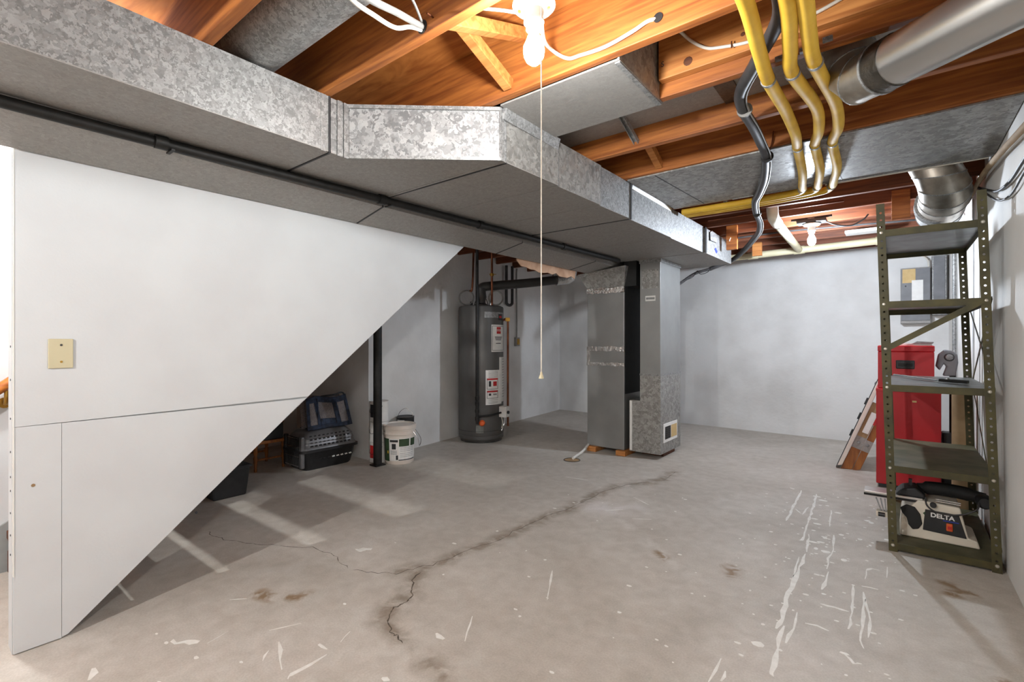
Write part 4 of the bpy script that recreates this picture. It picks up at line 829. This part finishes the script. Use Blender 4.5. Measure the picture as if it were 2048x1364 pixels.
# bench saw on the bottom shelf
bs=thing('bench_saw','cream and black bench saw with cord on the bottom shelf of the rack','power tool',(.18,3.6,.047))
ZB=.0475
def sawprof(): return [(.02,ZB),(.345,ZB),(.335,.085),(.30,.095),(.268,.245),(.10,.255),(.075,.225),(.03,.17)]
MB().prism(sawprof(),'y',3.44,3.70).build('body','cream_plastic',bs,bevel=.008)
MB().prism([(.118,.10),(.292,.092),(.262,.208),(.128,.212)],'y',3.435,3.45).build('face_plate','black_plastic',bs,bevel=.002)
text('brand_text','DELTA',.032,'label_white',(.197,3.4345,.186),(1,0,-.03),(0,0,1),bs,bold=.001)
MB().prism([(.118,.19),(.128,.20),(.126,.18)],'y',3.4335,3.437).build('brand_mark','label_green',bs)
MB().bar((.20,3.434,.168),(.262,3.434,.166),.0015,.004,(0,0,1)).build('brand_line','blue_ink',bs)
sw=MB().box(.212,.238,3.424,3.437,.118,.158).build('switch','orange_plastic',bs,bevel=.004); MB().box(.217,.233,3.420,3.426,.13,.145).build('rocker','label_red',sw)
MB().prism([(.022,.20),(.05,.222),(.085,.215),(.108,.18),(.116,.13),(.10,.10),(.075,.092),(.058,.115),(.05,.15),(.03,.175)],'y',3.432,3.446).build('belt_cover','black_matte',bs,bevel=.004)
MB().box(-.14,.12,3.45,3.56,.235,.262).build('fence','aluminium',bs,bevel=.003); MB().box(-.141,.12,3.447,3.451,.238,.250).build('fence_slot','black_matte',bs)
for a in range(4): MB().bar((-.06+.01*a,3.47,.15),(-.085+.02*a,3.47,.225),.012,.006).build('brush_bristle','label_grey',bs)
MB().box(-.085,-.01,3.45,3.50,.125,.155).build('clamp_foot','cream_plastic',bs,bevel=.004); MB().cyl((-.075,3.447,.14),(-.045,3.447,.14),.012,n=10).build('clamp_knob','black_plastic',bs)
MB().tube([(.10,3.60,.285),(.18,3.60,.295),(.28,3.60,.292),(.375,3.58,.28)],[.026,.036,.036,.03],14).build('arm','black_matte',bs,smooth=50)
MB().lathe((.365,3.50,.28),[(.0005,.02),(.024,.02),(.032,.012),(.034,0),(.034,-.05),(.0005,-.06)],20,axis=(0,-1,0)).build('arm_wheel','black_plastic',bs,smooth=40)
MB().prism([(.0,.262),(.03,.30),(.09,.315),(.13,.28),(.13,.258),(.02,.258)],'y',3.46,3.60).build('blade_guard','black_plastic',bs,bevel=.01)
MB().box(.06,.075,3.52,3.54,.31,.345).build('guard_knob','black_plastic',bs)
MB().tube([(.13,3.46,.27),(.135,3.43,.235),(.17,3.425,.21),(.22,3.425,.205),(.28,3.425,.22),(.33,3.43,.255),(.34,3.46,.285)],.004,8).build('cord','black_rubber',bs,smooth=60)
for zz_ in (.262,.272): MB().bar((.17,3.452,zz_),(.27,3.452,zz_-.004),.006,.006).build('arm_rod','chrome',bs)
MB().cyl((.16,3.436,.243),(.16,3.42,.243),.014,n=12).build('tension_knob','black_plastic',bs)
# red tool chests
rc=thing('tool_cabinet','tall red steel tool cabinet behind the olive rack','cabinet',(.08,4.9,0))
MB().box(-.114,.262,4.66,5.09,.03,.755).build('body','red_paint',rc,bevel=.006)
MB().box(-.10,.25,4.68,5.07,0,.03).build('base','black_plastic',rc)
MB().box(.10,.125,4.656,4.66,.665,.678).build('scratch','label_amber',rc)
MB().box(-.116,.264,4.658,5.092,.735,.757).build('top_rim','red_paint',rc,bevel=.003)
rt=thing('tool_chest','small red tool chest with black handle on top of the red cabinet','tool box',(.06,4.9,.757))
MB().box(-.104,.226,4.69,5.06,.7575,1.04).build('body','red_paint',rt,bevel=.006); MB().box(-.106,.228,4.688,5.062,1.04,1.085).build('lid','red_paint',rt,bevel=.006)
hb=MB().box(.005,.115,4.682,4.694,.91,.975).build('side_handle','black_plastic',rt,bevel=.006); MB().box(.018,.102,4.678,4.684,.93,.955).build('grip','black_iron',hb,bevel=.004)
tag(MB().box(.0,.215,4.75,4.98,1.0855,1.10).build('folded_papers','label_white',org=(.1,4.85,1.0855)),'flat white papers lying on top of the red tool chest','papers')
tag(MB().prism([(.10,1.1005),(.22,1.1005),(.225,1.112),(.13,1.118)],'y',4.72,4.9).build('plastic_packet','label_grey',org=(.16,4.8,1.1005)),'crumpled grey packet on top of the red tool chest','packet')
# grey power tool on a post stand
gt=thing('tool_stand','grey cast power tool on dark post stand behind the rack','power tool',(.33,4.86,0))
MB().box(.275,.385,4.80,4.92,0,.44).build('base','black_plastic',gt,bevel=.01); MB().cyl((.335,4.86,.44),(.335,4.86,.88),.018,n=14).build('post','black_iron',gt,smooth=50)
MB().prism([(.24,.93),(.255,1.02),(.29,1.055),(.33,1.05),(.36,1.02),(.365,.96),(.35,.86),(.28,.86),(.30,.93),(.285,.95),(.262,.90)],'y',4.82,4.90).build('head','grey_plastic',gt,bevel=.008)
MB().lathe((.315,4.818,1.0),[(.0005,.012),(.012,.012),(.02,.010),(.024,0),(.0005,0)],20,axis=(0,-1,0)).build('pivot_cap','galv_bright',gt,smooth=40)
MB().lathe((.315,4.820,1.0),[(.0005,.006),(.026,.006),(.03,0),(.0005,0)],20,axis=(0,-1,0)).build('pivot_ring','heater_dark',gt,smooth=40)
ct=thing('cardboard_tube','brown cardboard tube standing behind the rack in the corner','tube',(.365,4.5,0))
MB().cyl((.352,4.42,0),(.352,4.42,.80),.052,n=24).build('wall','card',ct,smooth=50); MB().cyl((.352,4.42,.80),(.352,4.42,.803),.044,n=24).build('core','black_matte',ct)
# folded table leaning on the cabinet
lt=thing('folding_table','folded white table with brown wooden legs leaning beside the red cabinet','table',(-.3,5.3,0))
A=Vector((-.405,0,.01)); Bv=Vector((-.118,0,.775)); d=(Bv-A).normalized(); nx=Vector((d.z,0,-d.x))   # towards the cabinet
def lean_board(name,s0,s1,t0,t1,y0,y1,mat,bev=.003,par=lt,cut=0):
    p=[A+d*s0+nx*t0,A+d*(s0+cut)+nx*t1,A+d*s1+nx*t1,A+d*s1+nx*t0]
    return MB().prism([(q.x,q.z) for q in p],'y',y0,y1).build(name,mat,par,bevel=bev)
lean_board('top_panel',.02,.86,0,.030,5.12,5.6,'white_laminate',cut=.02)
lean_board('edge_strip',.0,.87,-.006,.0,5.125,5.6,'black_plastic',.001)
lean_board('leg_board',.0,.64,.032,.105,5.145,5.185,'stained_wood',cut=.03); lean_board('leg_board',.02,.52,.108,.160,5.145,5.185,'stained_wood',cut=.04)
lean_board('leg_plate',.22,.33,.034,.104,5.139,5.1455,'galv_dull',.001); lean_board('leg_plate',.22,.32,.109,.159,5.139,5.1455,'galv_dull',.001)
lean_board('upper_panel',.33,.64,.034,.104,5.139,5.1455,'card',.001)
lean_board('paper_label',.37,.56,.055,.100,5.135,5.1395,'label_white',.001); lean_board('red_tab',.46,.54,.100,.118,5.135,5.1405,'label_red',.001)
for s,t in ((.275,.065),(.28,.13)):
    q=A+d*s+nx*t; MB().lathe((q.x,5.139,q.z),[(.0005,.006),(.010,.006),(.013,0),(.0005,0)],14,axis=(0,-1,0)).build('rivet','galv_fine',lt)
for s in (.30,.46,.60): lean_board('clip',s,s+.06,-.018,-.006,5.145,5.175,'black_plastic',.002)
q=A+d*.80+nx*.012; MB().lathe((q.x,5.15,q.z),[(.0005,.02),(.022,.02),(.026,0),(.022,-.02),(.0005,-.02)],16,axis=(0,1,0)).build('corner_cap','galv_fine',lt,smooth=40)
# service panel on the back wall
yb=6.575
ep=thing('breaker_panel','grey electrical panel with taped papers on the back wall','electrical panel',(.15,yb,1.40))
MB().box(.045,.285,yb-.09,yb+.002,1.30,1.875).build('cabinet','galv_dull',ep,bevel=.004); MB().box(.05,.28,yb-.098,yb-.09,1.33,1.865).build('door','grey_plastic',ep,bevel=.003)
MB().box(.06,.165,yb-.101,yb-.098,1.72,1.862).build('paper_note','label_amber',ep); MB().box(.135,.225,yb-.103,yb-.099,1.42,1.745).build('paper_note','label_white',ep); MB().box(.08,.092,yb-.104,yb-.098,1.68,1.695).build('latch','black_plastic',ep)
tr=thing('wire_trough','grey metal wiring box beside the electrical panel','electrical box',(.345,yb,1.35))
MB().box(.292,.405,yb-.12,yb+.0,1.38,1.985).build('box','galv_fine',tr,bevel=.006); MB().box(.305,.39,yb-.124,yb-.12,1.40,1.97).build('cover','grey_plastic',tr,bevel=.003)
for i,w_ in enumerate(('leftmost','second from left','middle','second from right','rightmost')): wire(w_+' of five dark cables rising from the grey wiring box',[(.315+.018*i,yb-.06,1.985),(.318+.017*i,yb-.07,2.06),(.31+.02*i,yb-.06,2.16)],.010,'black_rubber')['group']='cables above the wiring box'
wire('pale cable curving above the electrical panel',[(.27,yb-.05,1.875),(.26,yb-.06,1.95),(.20,yb-.06,2.02),(.14,yb-.05,2.13)],.007,'white_cable')
tag(MB().tube([(.405,5.70,0.02),(.405,5.70,2.15)],.014,12,smooth=False).build('steel_conduit','galv_fine',org=(.405,5.7,.02),smooth=50),'vertical steel conduit in the back corner on the right wall','conduit')
